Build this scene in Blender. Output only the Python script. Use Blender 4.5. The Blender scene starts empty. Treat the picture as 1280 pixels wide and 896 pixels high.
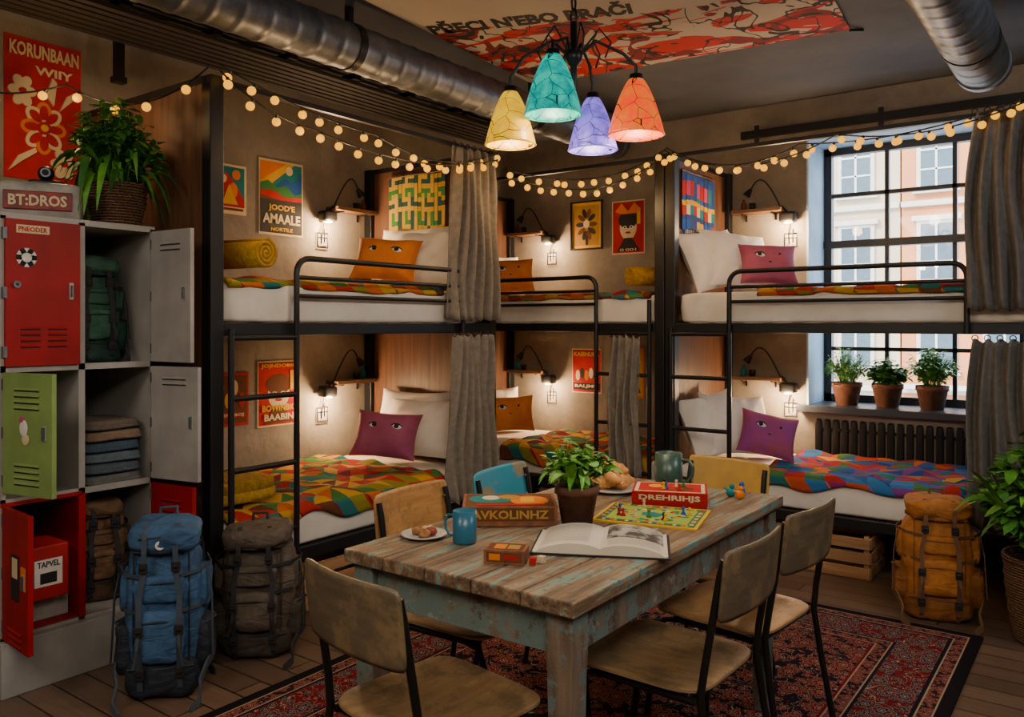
import bpy, math, random
from mathutils import Vector, Matrix, Euler, noise as mnoise
RN = random.Random(7)
COL = bpy.context.scene.collection
pi = math.pi

# ------------------------------------------------------------ materials
class NT:
    def __init__(s, name):
        s.m = bpy.data.materials.new(name); s.m.use_nodes = True
        s.t = s.m.node_tree; s.n = s.t.nodes; s.n.clear()
        s.out = s.n.new('ShaderNodeOutputMaterial')
        s.b = s.n.new('ShaderNodeBsdfPrincipled')
        s.t.links.new(s.b.outputs[0], s.out.inputs[0])
    def L(s, a, b): s.t.links.new(a, b)
    def coord(s, kind='Object'): return s.n.new('ShaderNodeTexCoord').outputs[kind]
    def put(s, sock, v):
        if isinstance(v, bpy.types.NodeSocket): s.L(v, sock)
        elif isinstance(v, (tuple, list)) and sock.type == 'RGBA': sock.default_value = (*v[:3], 1)
        else: sock.default_value = v
    def math(s, op, a, b=0.0, c=None):
        n = s.n.new('ShaderNodeMath'); n.operation = op
        s.put(n.inputs[0], a); s.put(n.inputs[1], b)
        if c is not None: s.put(n.inputs[2], c)
        return n.outputs[0]
    def vmul(s, v, sc):
        n = s.n.new('ShaderNodeVectorMath'); n.operation = 'MULTIPLY'
        s.L(v, n.inputs[0]); n.inputs[1].default_value = sc if isinstance(sc, (tuple, list)) else (sc,)*3
        return n.outputs[0]
    def vop(s, op, a, b):
        n = s.n.new('ShaderNodeVectorMath'); n.operation = op
        s.L(a, n.inputs[0]); s.L(b, n.inputs[1]); return n.outputs[0]
    def noise(s, v, scale, det=4, rough=.55, dist=0):
        n = s.n.new('ShaderNodeTexNoise'); s.L(v, n.inputs['Vector'])
        n.inputs['Scale'].default_value = scale; n.inputs['Detail'].default_value = det
        n.inputs['Roughness'].default_value = rough; n.inputs['Distortion'].default_value = dist
        return n.outputs['Fac']
    def ramp(s, f, stops, const=False):
        n = s.n.new('ShaderNodeValToRGB'); cr = n.color_ramp
        if const: cr.interpolation = 'CONSTANT'
        while len(cr.elements) > 1: cr.elements.remove(cr.elements[-1])
        cr.elements[0].position = stops[0][0]; cr.elements[0].color = (*stops[0][1], 1)
        for p, c in stops[1:]:
            e = cr.elements.new(p); e.color = (*c, 1)
        s.L(f, n.inputs[0]); return n.outputs[0]
    def mix(s, f, a, b):
        n = s.n.new('ShaderNodeMix'); n.data_type = 'RGBA'
        s.put(n.inputs[0], f); s.put(n.inputs[6], a); s.put(n.inputs[7], b)
        return n.outputs[2]
    def sep(s, v):
        n = s.n.new('ShaderNodeSeparateXYZ'); s.L(v, n.inputs[0]); return n.outputs
    def comb(s, x, y, z):
        n = s.n.new('ShaderNodeCombineXYZ')
        s.put(n.inputs[0], x); s.put(n.inputs[1], y); s.put(n.inputs[2], z); return n.outputs[0]
    def bump(s, h, st=.3, dist=.01):
        n = s.n.new('ShaderNodeBump'); n.inputs['Strength'].default_value = st
        n.inputs['Distance'].default_value = dist; s.L(h, n.inputs['Height']); s.L(n.outputs[0], s.b.inputs['Normal'])

_mc = {}
def M(name, c, rough=.6, metal=0, c2=None, scale=6, bump=0, emis=0, stretch=None, ecol=None, lo=.35, hi=.65, spec=.5):
    if name in _mc: return _mc[name]
    t = NT(name); b = t.b
    b.inputs['Roughness'].default_value = rough; b.inputs['Metallic'].default_value = metal
    b.inputs['Specular IOR Level'].default_value = spec
    v = t.coord()
    if stretch: v = t.vmul(v, stretch)
    f = t.noise(v, scale)
    cc = c2 if c2 else tuple(x*.82 for x in c)
    t.L(t.ramp(f, [(lo, c), (hi, cc)]), b.inputs['Base Color'])
    if bump: t.bump(f, bump, .01)
    if emis:
        b.inputs['Emission Color'].default_value = (*(ecol or c), 1); b.inputs['Emission Strength'].default_value = emis
    _mc[name] = t.m; return t.m

def wood(name, c1, c2, axis='x', rough=.55, k=1.0):
    st = {'x': (1.2, 14, 14), 'y': (14, 1.2, 14), 'z': (14, 14, 1.2)}[axis]
    return M(name, c1, rough, c2=c2, scale=2.2*k, stretch=st, bump=.15, lo=.3, hi=.7)

def quilt_mat(name, cols, s=9, ):
    t = NT(name); v = t.vmul(t.coord(), s)
    x, y, z = t.sep(v)
    x = t.math('ADD', x, t.math('MULTIPLY', z, .7))
    fx = t.math('FRACT', x); fy = t.math('FRACT', y)
    w0 = t.n.new('ShaderNodeTexWhiteNoise'); w0.noise_dimensions = '2D'
    t.L(t.comb(t.math('FLOOR', x), t.math('FLOOR', y), 0), w0.inputs['Vector'])
    fl = t.math('GREATER_THAN', w0.outputs['Value'], .5)
    fy2 = t.math('ABSOLUTE', t.math('SUBTRACT', fl, fy))
    tri = t.math('GREATER_THAN', fx, fy2)
    w = t.n.new('ShaderNodeTexWhiteNoise'); w.noise_dimensions = '3D'
    t.L(t.comb(t.math('FLOOR', x), t.math('FLOOR', y), tri), w.inputs['Vector'])
    n = len(cols)
    c = t.ramp(w.outputs['Value'], [(i/n, cols[i]) for i in range(n)], True)
    t.L(c, t.b.inputs['Base Color']); t.b.inputs['Roughness'].default_value = .95; t.b.inputs['Specular IOR Level'].default_value = .2
    t.bump(t.noise(v, 1.2), .6, .02)
    return t.m

def stained(name, c1, c2, st):
    t = NT(name); v = t.coord()
    vo = t.n.new('ShaderNodeTexVoronoi'); vo.feature = 'DISTANCE_TO_EDGE'; vo.inputs['Scale'].default_value = 15
    t.L(v, vo.inputs['Vector'])
    edge = t.math('GREATER_THAN', vo.outputs['Distance'], .011)
    nz = t.noise(v, 26, 3)
    c = t.ramp(nz, [(.38, c1), (.62, c2)])
    c = t.mix(edge, (.006, .006, .006), c)
    t.L(t.mix(.8, c, (0, 0, 0)), t.b.inputs['Base Color']); t.L(c, t.b.inputs['Emission Color'])
    t.b.inputs['Emission Strength'].default_value = st; t.b.inputs['Roughness'].default_value = .35; t.b.inputs['Specular IOR Level'].default_value = .2
    return t.m

BLACK = M('black_steel', (.014, .014, .016), .42, .3)
DARKMET = M('dark_metal', (.03, .03, .032), .4, .7)
WHITE_SHEET = M('white_sheet', (.76, .71, .64), .9, c2=(.66, .61, .54), scale=4, bump=.9)
WHITE_PIL = M('white_pillowcase', (.80, .75, .68), .9, c2=(.68, .63, .56), scale=5, bump=.6)
PANEL = wood('dark_wood_panel', (.16, .066, .031), (.065, .029, .017), 'z', .5)
CURT = M('linen_curtain', (.23, .195, .155), .95, c2=(.17, .145, .115), scale=30, bump=.2)
CURT2 = M('grey_linen_curtain', (.14, .122, .105), .95, c2=(.10, .09, .08), scale=30, bump=.2)
CREAM = M('cream', (.70, .56, .34), .8)
RED = M('red_paint', (.42, .012, .014), .6, c2=(.3, .008, .01), spec=.3)
REDP = M('red_print', (.50, .018, .012), .85, c2=(.36, .012, .009), spec=.2)
ORANGE = M('orange_print', (.75, .2, .012), .85, spec=.2)
YELLOW = M('yellow_print', (.74, .42, .02), .85, spec=.2)
GREENP = M('green_print', (.045, .2, .05), .85, spec=.2)
BLUEP = M('blue_print', (.02, .10, .38), .85, spec=.2)
TEALP = M('teal_print', (.015, .2, .22), .85, spec=.2)
INK = M('black_ink', (.012, .011, .012), .8)
BROWNP = M('brown_print', (.15, .055, .022), .85, spec=.2)
PINKP = M('pink_print', (.55, .06, .18), .85, spec=.2)
GOLD = M('gold_print', (.45, .25, .05), .8, spec=.2)
WHITE = M('white_print', (.75, .72, .66), .7)
GREYM = M('locker_grey', (.38, .36, .335), .5, c2=(.29, .275, .255))
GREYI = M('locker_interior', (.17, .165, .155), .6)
LEAF = M('leaf_green', (.06, .22, .022), .5, c2=(.025, .11, .012), scale=12)
LEAF2 = M('leaf_light', (.14, .38, .035), .5, c2=(.06, .22, .016), scale=12)
LEAF3 = M('leaf_pale', (.26, .48, .09), .55, c2=(.13, .32, .045), scale=12)
SOIL = M('soil', (.03, .02, .013), .95)
TERRA = M('brown_clay', (.20, .075, .04), .8, c2=(.11, .045, .026), scale=18, bump=.3)
BLADE = M('strap_black', (.018, .018, .02), .8)

# ------------------------------------------------------------ mesh builder
class MB:
    def __init__(s): s.v = []; s.f = []; s.mi = []; s.sm = []; s.mats = []
    def add(s, vs, fs, mat, smooth=False, mtx=None):
        o = len(s.v)
        if mtx is not None: vs = [mtx @ Vector(p) for p in vs]
        s.v += [tuple(p) for p in vs]
        if mat not in s.mats: s.mats.append(mat)
        k = s.mats.index(mat)
        for f in fs:
            s.f.append([i+o for i in f]); s.mi.append(k); s.sm.append(smooth)
        return s
    def box(s, c, d, mat, rot=None):
        x, y, z = d[0]/2, d[1]/2, d[2]/2
        vs = [(-x,-y,-z),(x,-y,-z),(x,y,-z),(-x,y,-z),(-x,-y,z),(x,-y,z),(x,y,z),(-x,y,z)]
        m = Matrix.Translation(c)
        if rot: m = m @ Euler(rot).to_matrix().to_4x4()
        return s.add(vs, [(0,3,2,1),(4,5,6,7),(0,1,5,4),(1,2,6,5),(2,3,7,6),(3,0,4,7)], mat, False, m)
    def bb(s, a, b, mat):
        return s.box([(a[i]+b[i])/2 for i in range(3)], [abs(b[i]-a[i]) for i in range(3)], mat)
    def tube(s, pts, r, mat, n=10, smooth=True, caps=True, flat=None):
        pts = [Vector(p) for p in pts]; k = len(pts)
        rs = r if isinstance(r, (list, tuple)) else [r]*k
        vs = []; prev = None
        for i, p in enumerate(pts):
            if i == 0: d = pts[1]-p
            elif i == k-1: d = p-pts[i-1]
            else: d = (pts[i+1]-p).normalized()+(p-pts[i-1]).normalized()
            d.normalize()
            if prev is None:
                a = Vector((0,0,1)) if abs(d.z) < .9 else Vector((1,0,0))
                u = d.cross(a).normalized()
            else:
                u = (prev-d*prev.dot(d)).normalized()
            prev = u; w = d.cross(u)
            for j in range(n):
                t = 2*pi*j/n
                vs.append(p+(u*math.cos(t)+w*math.sin(t))*rs[i])
        fs = []
        for i in range(k-1):
            for j in range(n):
                a = i*n+j; b = i*n+(j+1) % n
                fs.append((a, b, b+n, a+n))
        s.add(vs, fs, mat, smooth)
        if caps:
            s.add(vs[:n], [tuple(range(n-1, -1, -1))], mat); s.add(vs[-n:], [tuple(range(n))], mat)
        return s
    def cyl(s, p0, p1, r, mat, n=16, r1=None): return s.tube([p0, p1], [r, r if r1 is None else r1], mat, n)
    def lathe(s, prof, mat, n=28, c=(0,0,0), smooth=True):
        vs = []
        for r, z in prof:
            for j in range(n):
                t = 2*pi*j/n; vs.append((c[0]+r*math.cos(t), c[1]+r*math.sin(t), c[2]+z))
        fs = []
        for i in range(len(prof)-1):
            for j in range(n):
                a = i*n+j; b = i*n+(j+1) % n; fs.append((a, b, b+n, a+n))
        return s.add(vs, fs, mat, smooth)
    def sq(s, c, h, mat, e=1.0, e2=None, nu=12, nv=20, rot=None):
        e2 = e if e2 is None else e2
        def p(w, k): return math.copysign(abs(w)**k, w)
        vs = []
        for i in range(nu+1):
            u = -pi/2+pi*i/nu
            for j in range(nv):
                t = 2*pi*j/nv
                vs.append((h[0]*p(math.cos(u), e)*p(math.cos(t), e2), h[1]*p(math.cos(u), e)*p(math.sin(t), e2), h[2]*p(math.sin(u), e)))
        fs = []
        for i in range(nu):
            for j in range(nv):
                a = i*nv+j; b = i*nv+(j+1) % nv; fs.append((a, b, b+nv, a+nv))
        m = Matrix.Translation(c)
        if rot: m = m @ Euler(rot).to_matrix().to_4x4()
        return s.add(vs, fs, mat, True, m)
    def grid(s, fn, nu, nv, mat, smooth=True):
        vs = [fn(i/nu, j/nv) for i in range(nu+1) for j in range(nv+1)]
        fs = [(i*(nv+1)+j, (i+1)*(nv+1)+j, (i+1)*(nv+1)+j+1, i*(nv+1)+j+1) for i in range(nu) for j in range(nv)]
        return s.add(vs, fs, mat, smooth)
    def poly(s, pts, z0, z1, mat):
        n = len(pts)
        vs = [(x, y, z0) for x, y in pts]+[(x, y, z1) for x, y in pts]
        fs = [tuple(range(n-1, -1, -1)), tuple(range(n, 2*n))]+[(i, (i+1) % n, (i+1) % n+n, i+n) for i in range(n)]
        return s.add(vs, fs, mat)
    def ribbon(s, pts, w, t, wd, mat):
        pts = [Vector(p) for p in pts]; wd = Vector(wd).normalized(); vs = []; k = len(pts)
        for i, p in enumerate(pts):
            d = (pts[min(i+1, k-1)]-pts[max(i-1, 0)]).normalized(); nn = d.cross(wd).normalized()
            for a, b in ((-1,-1),(1,-1),(1,1),(-1,1)): vs.append(p+wd*a*w/2+nn*b*t/2)
        fs = [(0,1,2,3), tuple(4*(k-1)+j for j in (3,2,1,0))]
        for i in range(k-1):
            for j in range(4): fs.append((4*i+j, 4*i+4+j, 4*i+4+(j+1) % 4, 4*i+(j+1) % 4))
        return s.add(vs, fs, mat)
    def crumple(s, amp, fr, seed=0, zmin=None):
        off = Vector((seed*3.1, seed*1.7, seed*2.3)); nv = []
        for p in s.v:
            P = Vector(p); q = mnoise.noise_vector(P*fr+off)*amp+mnoise.noise_vector(P*fr*2.7+off)*amp*.4
            r = P+q
            if zmin is not None: r.z = max(r.z, zmin)
            nv.append(tuple(r))
        s.v = nv; return s
    def obj(s, name, parent=None, bevel=0, loc=(0,0,0), rot=(0,0,0), mtx=None, solid=0, seg=2):
        me = bpy.data.meshes.new(name); me.from_pydata(s.v, [], s.f); me.update()
        for m in s.mats: me.materials.append(m)
        for p, k, q in zip(me.polygons, s.mi, s.sm): p.material_index = k; p.use_smooth = q
        o = bpy.data.objects.new(name, me); COL.objects.link(o)
        if parent: o.parent = parent
        if mtx is not None: o.matrix_basis = mtx
        else: o.location = loc; o.rotation_euler = rot
        if solid:
            m = o.modifiers.new('s', 'SOLIDIFY'); m.thickness = solid; m.offset = 1
        if bevel:
            m = o.modifiers.new('b', 'BEVEL'); m.width = bevel; m.segments = seg; m.limit_method = 'ANGLE'; m.angle_limit = .7
        return o

def tag(o, label, cat, group=None):
    o['label'] = label; o['category'] = cat
    if group: o['group'] = group
    return o
def root(name, label, cat, loc=(0,0,0), rz=0, group=None, mtx=None):
    o = bpy.data.objects.new(name, None); o.empty_display_size = .1; COL.objects.link(o)
    if mtx is not None: o.matrix_basis = mtx
    else: o.location = loc; o.rotation_euler = (0, 0, rz)
    return tag(o, label, cat, group)
def struct(o): o['kind'] = 'structure'; return o
def frame(loc, n, up=(0,0,1), roll=0):
    z = Vector(n).normalized(); u = Vector(up); y = (u-z*u.dot(z)).normalized(); x = y.cross(z)
    m = Matrix((x, y, z)).transposed().to_4x4(); m.translation = Vector(loc)
    return m @ Matrix.Rotation(roll, 4, 'Z')
def text(parent, body, width, height, mat, loc, rot=(0,0,0), name='lettering', bold=.012, ext=.0008):
    cu = bpy.data.curves.new(name, 'FONT'); cu.body = body; cu.size = 1; cu.extrude = .001
    cu.align_x = 'CENTER'; cu.align_y = 'CENTER'; cu.offset = bold; cu.resolution_u = 2
    t = bpy.data.objects.new(name+'_tmp', cu); COL.objects.link(t)
    bpy.context.view_layer.update()
    dg = bpy.context.evaluated_depsgraph_get()
    me = bpy.data.meshes.new_from_object(t.evaluated_get(dg))
    bpy.data.objects.remove(t)
    xs = [v.co.x for v in me.vertices]; ys = [v.co.y for v in me.vertices]
    w = max(xs)-min(xs); h = max(ys)-min(ys); cx = (max(xs)+min(xs))/2; cy = (max(ys)+min(ys))/2
    for v in me.vertices:
        v.co.x = (v.co.x-cx)*width/w; v.co.y = (v.co.y-cy)*height/h; v.co.z = v.co.z*ext*1000
    me.materials.clear(); me.materials.append(mat)
    o = bpy.data.objects.new(name, me); COL.objects.link(o); o.parent = parent
    o.location = loc; o.rotation_euler = rot
    return o
def clone(o, parent=None):
    c = o.copy(); COL.objects.link(c)
    if parent: c.parent = parent
    return c

# ------------------------------------------------------------ camera
cam = bpy.data.cameras.new('camera'); co = bpy.data.objects.new('camera', cam); COL.objects.link(co)
co.location = (0, 0, 1.35); co.rotation_euler = (pi/2, 0, math.radians(36.5))
cam.sensor_width = 36; cam.lens = 36*1022/1280; cam.shift_y = -43/1280; cam.clip_start = .05
bpy.context.scene.camera = co

# ------------------------------------------------------------ room
XL, YB, ZC = -4.15, 5.55, 2.85
XR, YF = 1.7, -1.3
t = NT('plaster_wall'); v = t.coord(); f = t.noise(v, 2.2, 9, .7)
t.L(t.ramp(f, [(.32, (.30, .255, .205)), (.5, (.235, .20, .16)), (.68, (.165, .142, .118))]), t.b.inputs['Base Color'])
t.b.inputs['Roughness'].default_value = .9; t.bump(t.noise(v, 14, 6), .3, .02); WALL = t.m
t = NT('plaster_ceiling'); v = t.coord(); f = t.noise(v, 1.5, 6, .6)
t.L(t.ramp(f, [(.3, (.11, .118, .135)), (.7, (.066, .072, .086))]), t.b.inputs['Base Color'])
t.b.inputs['Roughness'].default_value = .9; t.bump(t.noise(v, 9, 6), .2, .02); CEIL = t.m
t = NT('wood_plank_floor'); v = t.coord()
br = t.n.new('ShaderNodeTexBrick'); t.L(v, br.inputs['Vector'])
br.inputs['Color1'].default_value = (.23, .145, .095, 1); br.inputs['Color2'].default_value = (.13, .082, .055, 1)
br.inputs['Mortar'].default_value = (.012, .008, .006, 1); br.inputs['Scale'].default_value = 1
br.inputs['Mortar Size'].default_value = .004; br.inputs['Brick Width'].default_value = 1.3; br.inputs['Row Height'].default_value = .12
g = t.noise(t.vmul(v, (1.5, 22, 1)), 2.5, 6)
t.L(t.mix(t.math('MULTIPLY', g, .7), br.outputs['Color'], (.05, .03, .02)), t.b.inputs['Base Color'])
t.b.inputs['Roughness'].default_value = .40; t.bump(g, .15, .005); FLOOR = t.m
BASEB = M('baseboard_paint', (.06, .05, .042), .5)

m = MB(); m.bb((XL-.1, YF-.1, -.1), (XR+.1, YB+.45, 0), FLOOR); struct(m.obj('floor'))
m = MB(); m.bb((XL-.1, YF-.1, ZC), (XR+.1, YB+.45, ZC+.1), CEIL); struct(m.obj('ceiling'))
m = MB(); m.bb((XL-.1, YF-.1, 0), (XL, YB+.45, ZC), WALL); struct(m.obj('wall_left'))
m = MB(); m.bb((XR, YF-.1, 0), (XR+.1, YB+.45, ZC), WALL); struct(m.obj('wall_right'))
m = MB(); m.bb((XL, YF-.1, 0), (XR, YF, ZC), WALL); struct(m.obj('wall_front'))
WX0, WX1, WZ0, WZ1 = -1.66, -.42, .80, 2.58
m = MB()
m.bb((XL, YB, 0), (WX0, YB+.42, ZC), WALL); m.bb((WX1, YB, 0), (XR, YB+.42, ZC), WALL)
m.bb((WX0, YB, 0), (WX1, YB+.42, WZ0), WALL); m.bb((WX0, YB, WZ1), (WX1, YB+.42, ZC), WALL)
struct(m.obj('wall_back'))
REV = M('window_reveal_daylight_tint', (.46, .62, .76), .7)  # bluish daylight on the reveal is put into this base colour
m = MB()
m.bb((WX0, YB-.012, WZ0), (WX0+.012, YB+.36, WZ1), REV); m.bb((WX1-.012, YB-.012, WZ0), (WX1, YB+.36, WZ1), REV)
m.bb((WX0, YB-.012, WZ1-.012), (WX1, YB+.36, WZ1), REV); struct(m.obj('trim_1'))
SILL = M('sill_dark', (.06, .07, .09), .35)
m = MB(); m.bb((WX0-.05, YB-.07, WZ0-.03), (WX1+.05, YB+.36, WZ0+.015), SILL); struct(m.obj('trim_2', bevel=.005))
for nm, a, b in (('baseboard_left', (XL, YF, 0), (XL+.015, YB, .12)), ('baseboard_back', (XL, YB-.015, 0), (XR, YB, .12)),
                 ('baseboard_right', (XR-.015, YF, 0), (XR, YB, .12)), ('baseboard_front', (XL, YF, 0), (XR, YF+.015, .12))):
    m = MB(); m.bb(a, b, BASEB); struct(m.obj(nm))
# window
FR = M('window_frame_black', (.014, .016, .02), .4)
gt = bpy.data.materials.new('window_glass'); gt.use_nodes = True; nt = gt.node_tree; nt.nodes.clear()
o_ = nt.nodes.new('ShaderNodeOutputMaterial'); mx = nt.nodes.new('ShaderNodeMixShader'); tr = nt.nodes.new('ShaderNodeBsdfTransparent'); gl = nt.nodes.new('ShaderNodeBsdfGlossy')
gl.inputs['Roughness'].default_value = .03; mx.inputs[0].default_value = .03
nt.links.new(tr.outputs[0], mx.inputs[1]); nt.links.new(gl.outputs[0], mx.inputs[2]); nt.links.new(mx.outputs[0], o_.inputs[0])
yw = YB+.38
m = MB(); a, b, c, d = WX0+.012, WX1-.012, WZ0+.015, WZ1-.012
for x0, x1, w in ((a, a, .05), (b, b, .05)):
    m.box((x0+(.025 if x0 == a else -.025), yw, (c+d)/2), (.05, .06, d-c), FR)
m.box(((a+b)/2, yw, c+.025), (b-a, .06, .05), FR); m.box(((a+b)/2, yw, d-.025), (b-a, .06, .05), FR)
m.box(((a+b)/2, yw-.01, 1.9), (b-a, .07, .05), FR)
for i in (1, 2): m.box((a+(b-a)*i/3, yw, (c+d)/2), (.026, .04, d-c), FR)
for z in (2.24, 1.54, 1.18): m.box(((a+b)/2, yw, z), (b-a, .04, .026), FR)
w = struct(m.obj('window_1'))
m = MB(); m.bb((a+.02, yw-.003, c+.02), (b-.02, yw+.003, d-.02), gt); m.obj('glass', w)

# ------------------------------------------------------------ buildings outside
CREAMB = M('cream_stucco', (.62, .47, .30), .85, c2=(.54, .40, .26), scale=1)
SALM = M('salmon_stucco', (.66, .25, .09), .85, c2=(.56, .2, .08), scale=1)
STONE = M('pale_stone', (.70, .62, .50), .8)
BGL = M('building_glass', (.08, .11, .13), .3)
GROUND = M('pavement', (.4, .42, .44), .9)
def building(x0, x1, mat, label, cols, rows):
    r = root('building', label, 'building', (x0, 28, -4))
    m = MB(); m.bb((0, 0, 0), (x1-x0, 6, 17), mat); m.obj('facade', r)
    m = MB()
    for z in (3.2, 6.1, 9.0, 11.9): m.bb((0, -.16, z), (x1-x0, 0, z+.18), STONE)
    m.obj('cornice', r, bevel=.03)
    for cx in cols:
        for z in rows:
            m = MB(); m.bb((cx-.56, -.10, z-.15), (cx+.56, -.001, z+1.85), STONE)
            m.bb((cx-.68, -.2, z+1.8), (cx+.68, -.001, z+1.95), STONE); m.bb((cx-.66, -.2, z-.2), (cx+.66, -.001, z-.08), STONE)
            m.bb((cx-.44, -.12, z), (cx+.44, -.101, z+1.7), BGL)
            m.bb((cx-.03, -.14, z), (cx+.03, -.12, z+1.7), WHITE); m.bb((cx-.45, -.14, z+1.1), (cx+.45, -.12, z+1.16), WHITE); m.bb((cx-.45, -.14, z+.5), (cx+.45, -.12, z+.55), WHITE)
            m.obj('window', r)
    return r
building(-13, -5.5, CREAMB, 'cream stucco town house seen through the window', [1.0, 2.7, 4.4, 6.2], [.8, 4.0, 6.75, 9.6])
bb2 = building(-5.45, 3, SALM, 'salmon town house with pale stone trim across the street', [1.0, 2.8, 4.8], [.8, 4.0, 6.75, 9.6])
m = MB(); m.bb((.1, -.3, 6.35), (2.6, -.17, 6.7), REDP); m.obj('shop_sign', bb2)
m = MB(); m.bb((.1, -1.0, 3.4), (4.2, -.2, 3.5), WHITE); m.obj('awning', bb2)
m = MB(); m.bb((-30, 7, -4.2), (25, 45, -4.0), GROUND); tag(m.obj('street'), 'grey paved street below the window', 'street')['kind'] = 'stuff'

# ------------------------------------------------------------ ducts, ceiling fittings
t = NT('galvanised_duct'); v = t.coord()
nz = t.noise(v, 9, 6, .7)
t.L(t.ramp(nz, [(.3, (.22, .24, .275)), (.7, (.085, .092, .107))]), t.b.inputs['Base Color'])
t.b.inputs['Metallic'].default_value = .7; t.b.inputs['Roughness'].default_value = .45; GALV = t.m
def duct(label, x, z, r, y0, y1):
    rt = root('ventilation_duct', label, 'duct', (x, y0, z))
    L = y1-y0; per = .13; k = int(L/.013); pts = []; rs = []
    for i in range(k+1):
        y = L*i/k; ph = (y % per)/per
        pts.append((0, y, 0)); rs.append(r*(1.04 if ph < .11 else (1.0 if .2 < ph < .93 else 1.01)))
    m = MB(); m.tube(pts, rs, GALV, 36); m.obj('duct_pipe', rt)
    yy = .9
    while yy < L:
        m = MB(); m.tube([(0, yy-.02, 0), (0, yy+.02, 0)], r*1.05, DARKMET, 36)
        m.box((0, yy, (r+ZC-z)/2), (.03, .03, ZC-z-r-.002), DARKMET); m.obj('hanger', rt); yy += 1.5
    m = MB(); m.tube([(0, L-.03, 0), (0, L+.02, 0)], r*1.08, GALV, 36); m.obj('end_collar', rt)
duct('large ribbed galvanised ventilation duct hung below the ceiling', -2.92, 2.66, .108, YF+.05, 5.2)
duct('ribbed galvanised ventilation duct ending near the window', -.53, 2.62, .118, YF+.05, 4.6)
DKW = M('tray_dark', (.04, .033, .03), .7)
m = MB()
for i in range(7): m.bb((-.2+i*.06, 0, 0), (-.16+i*.06, 5.6, .02), DKW)
for i in range(12): m.bb((-.22, .2+i*.45, .02), (.24, .25+i*.45, .05), DARKMET)
m.bb((-.02, 1.3, .05), (.02, 1.34, .125), DARKMET); m.bb((-.02, 4, .05), (.02, 4.04, .125), DARKMET)
tag(m.obj('slatted_cable_tray', loc=(-3.72, -.6, ZC-.125)), 'dark slatted cable tray under the ceiling', 'tray')
m = MB(); m.tube([(-3.36, YF+.02, 2.74), (-3.36, 5.5, 2.74)], .018, DARKMET, 8)
for y in (0, 1.5, 3, 4.5): m.box((-3.36, y, 2.795), (.02, .02, .108), DARKMET)
tag(m.obj('conduit_pipe'), 'thin dark steel conduit pipe under the ceiling', 'pipe')
m = MB(); m.box((0, 0, -.15), (.04, .04, .299), BLACK); m.box((0, 0, -.29), (.05, .06, .03), BLACK)
tag(m.obj('hanging_bracket', loc=(-3.98, 2.1, ZC)), 'black steel bracket hanging from the ceiling', 'bracket')
m = MB(); m.bb((-2.1, YB-.045, 2.63), (-.25, YB-.01, 2.68), BLACK)
for x in (-2.0, -1.2, -.4): m.bb((x-.015, YB-.012, 2.6), (x+.015, YB-.0005, 2.72), BLACK)
tag(m.obj('curtain_track'), 'black steel curtain track above the window', 'rail')

# ceiling banner
t = NT('banner_print'); v = t.coord(); x, y, z = t.sep(v)
n1 = t.noise(t.vmul(v, (.8, 1.6, 1)), 2.3, 2, .45, 1.8); n2 = t.noise(t.vmul(v, (1.5, .9, 1)), 2.1, 2, .4, 2.4); n3 = t.noise(v, 3.2, 2, .5, 1.2)
redm = t.math('GREATER_THAN', n1, .47)
blk = t.math('LESS_THAN', t.math('ABSOLUTE', t.math('SUBTRACT', n2, .5)), .019)
blk2 = t.math('GREATER_THAN', n3, .55); blk3 = t.math('GREATER_THAN', n3, .63)
c = t.mix(redm, (.44, .39, .33), (.46, .011, .013)); c = t.mix(blk2, c, (.18, .01, .014)); c = t.mix(blk3, c, (.012, .01, .012)); c = t.mix(blk, c, (.012, .01, .012))
lim = t.math('SUBTRACT', y, t.math('MULTIPLY', x, .27))
inside = t.math('GREATER_THAN', t.math('ADD', lim, t.math('MULTIPLY', t.noise(v, 3), .3)), .14)
t.L(t.mix(inside, (.44, .39, .33), c), t.b.inputs['Base Color']); t.b.inputs['Roughness'].default_value = .85; BAN = t.m
bn = root('ceiling_banner', 'large printed cream canvas banner with red and black artwork on ceiling', 'banner', mtx=Matrix.Translation((-1.93, 3.46, ZC-.006)) @ Matrix.Rotation(math.radians(5), 4, 'Z'))
m = MB(); m.bb((-.92, -.78, -.006), (.92, .80, 0), BAN); m.obj('canvas', bn)
text(bn, "PŘECI N'EBO BRAČI", 1.02, .17, INK, (-.40, -.185, -.0068), (pi, 0, math.radians(15)), bold=.045)
for sx in (-.92, .92):
    m = MB(); m.cyl((sx, .8, -.01), (sx+.05*(1 if sx > 0 else -1), .86, .0), .008, DARKMET); m.obj('corner_hook', bn)

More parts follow.
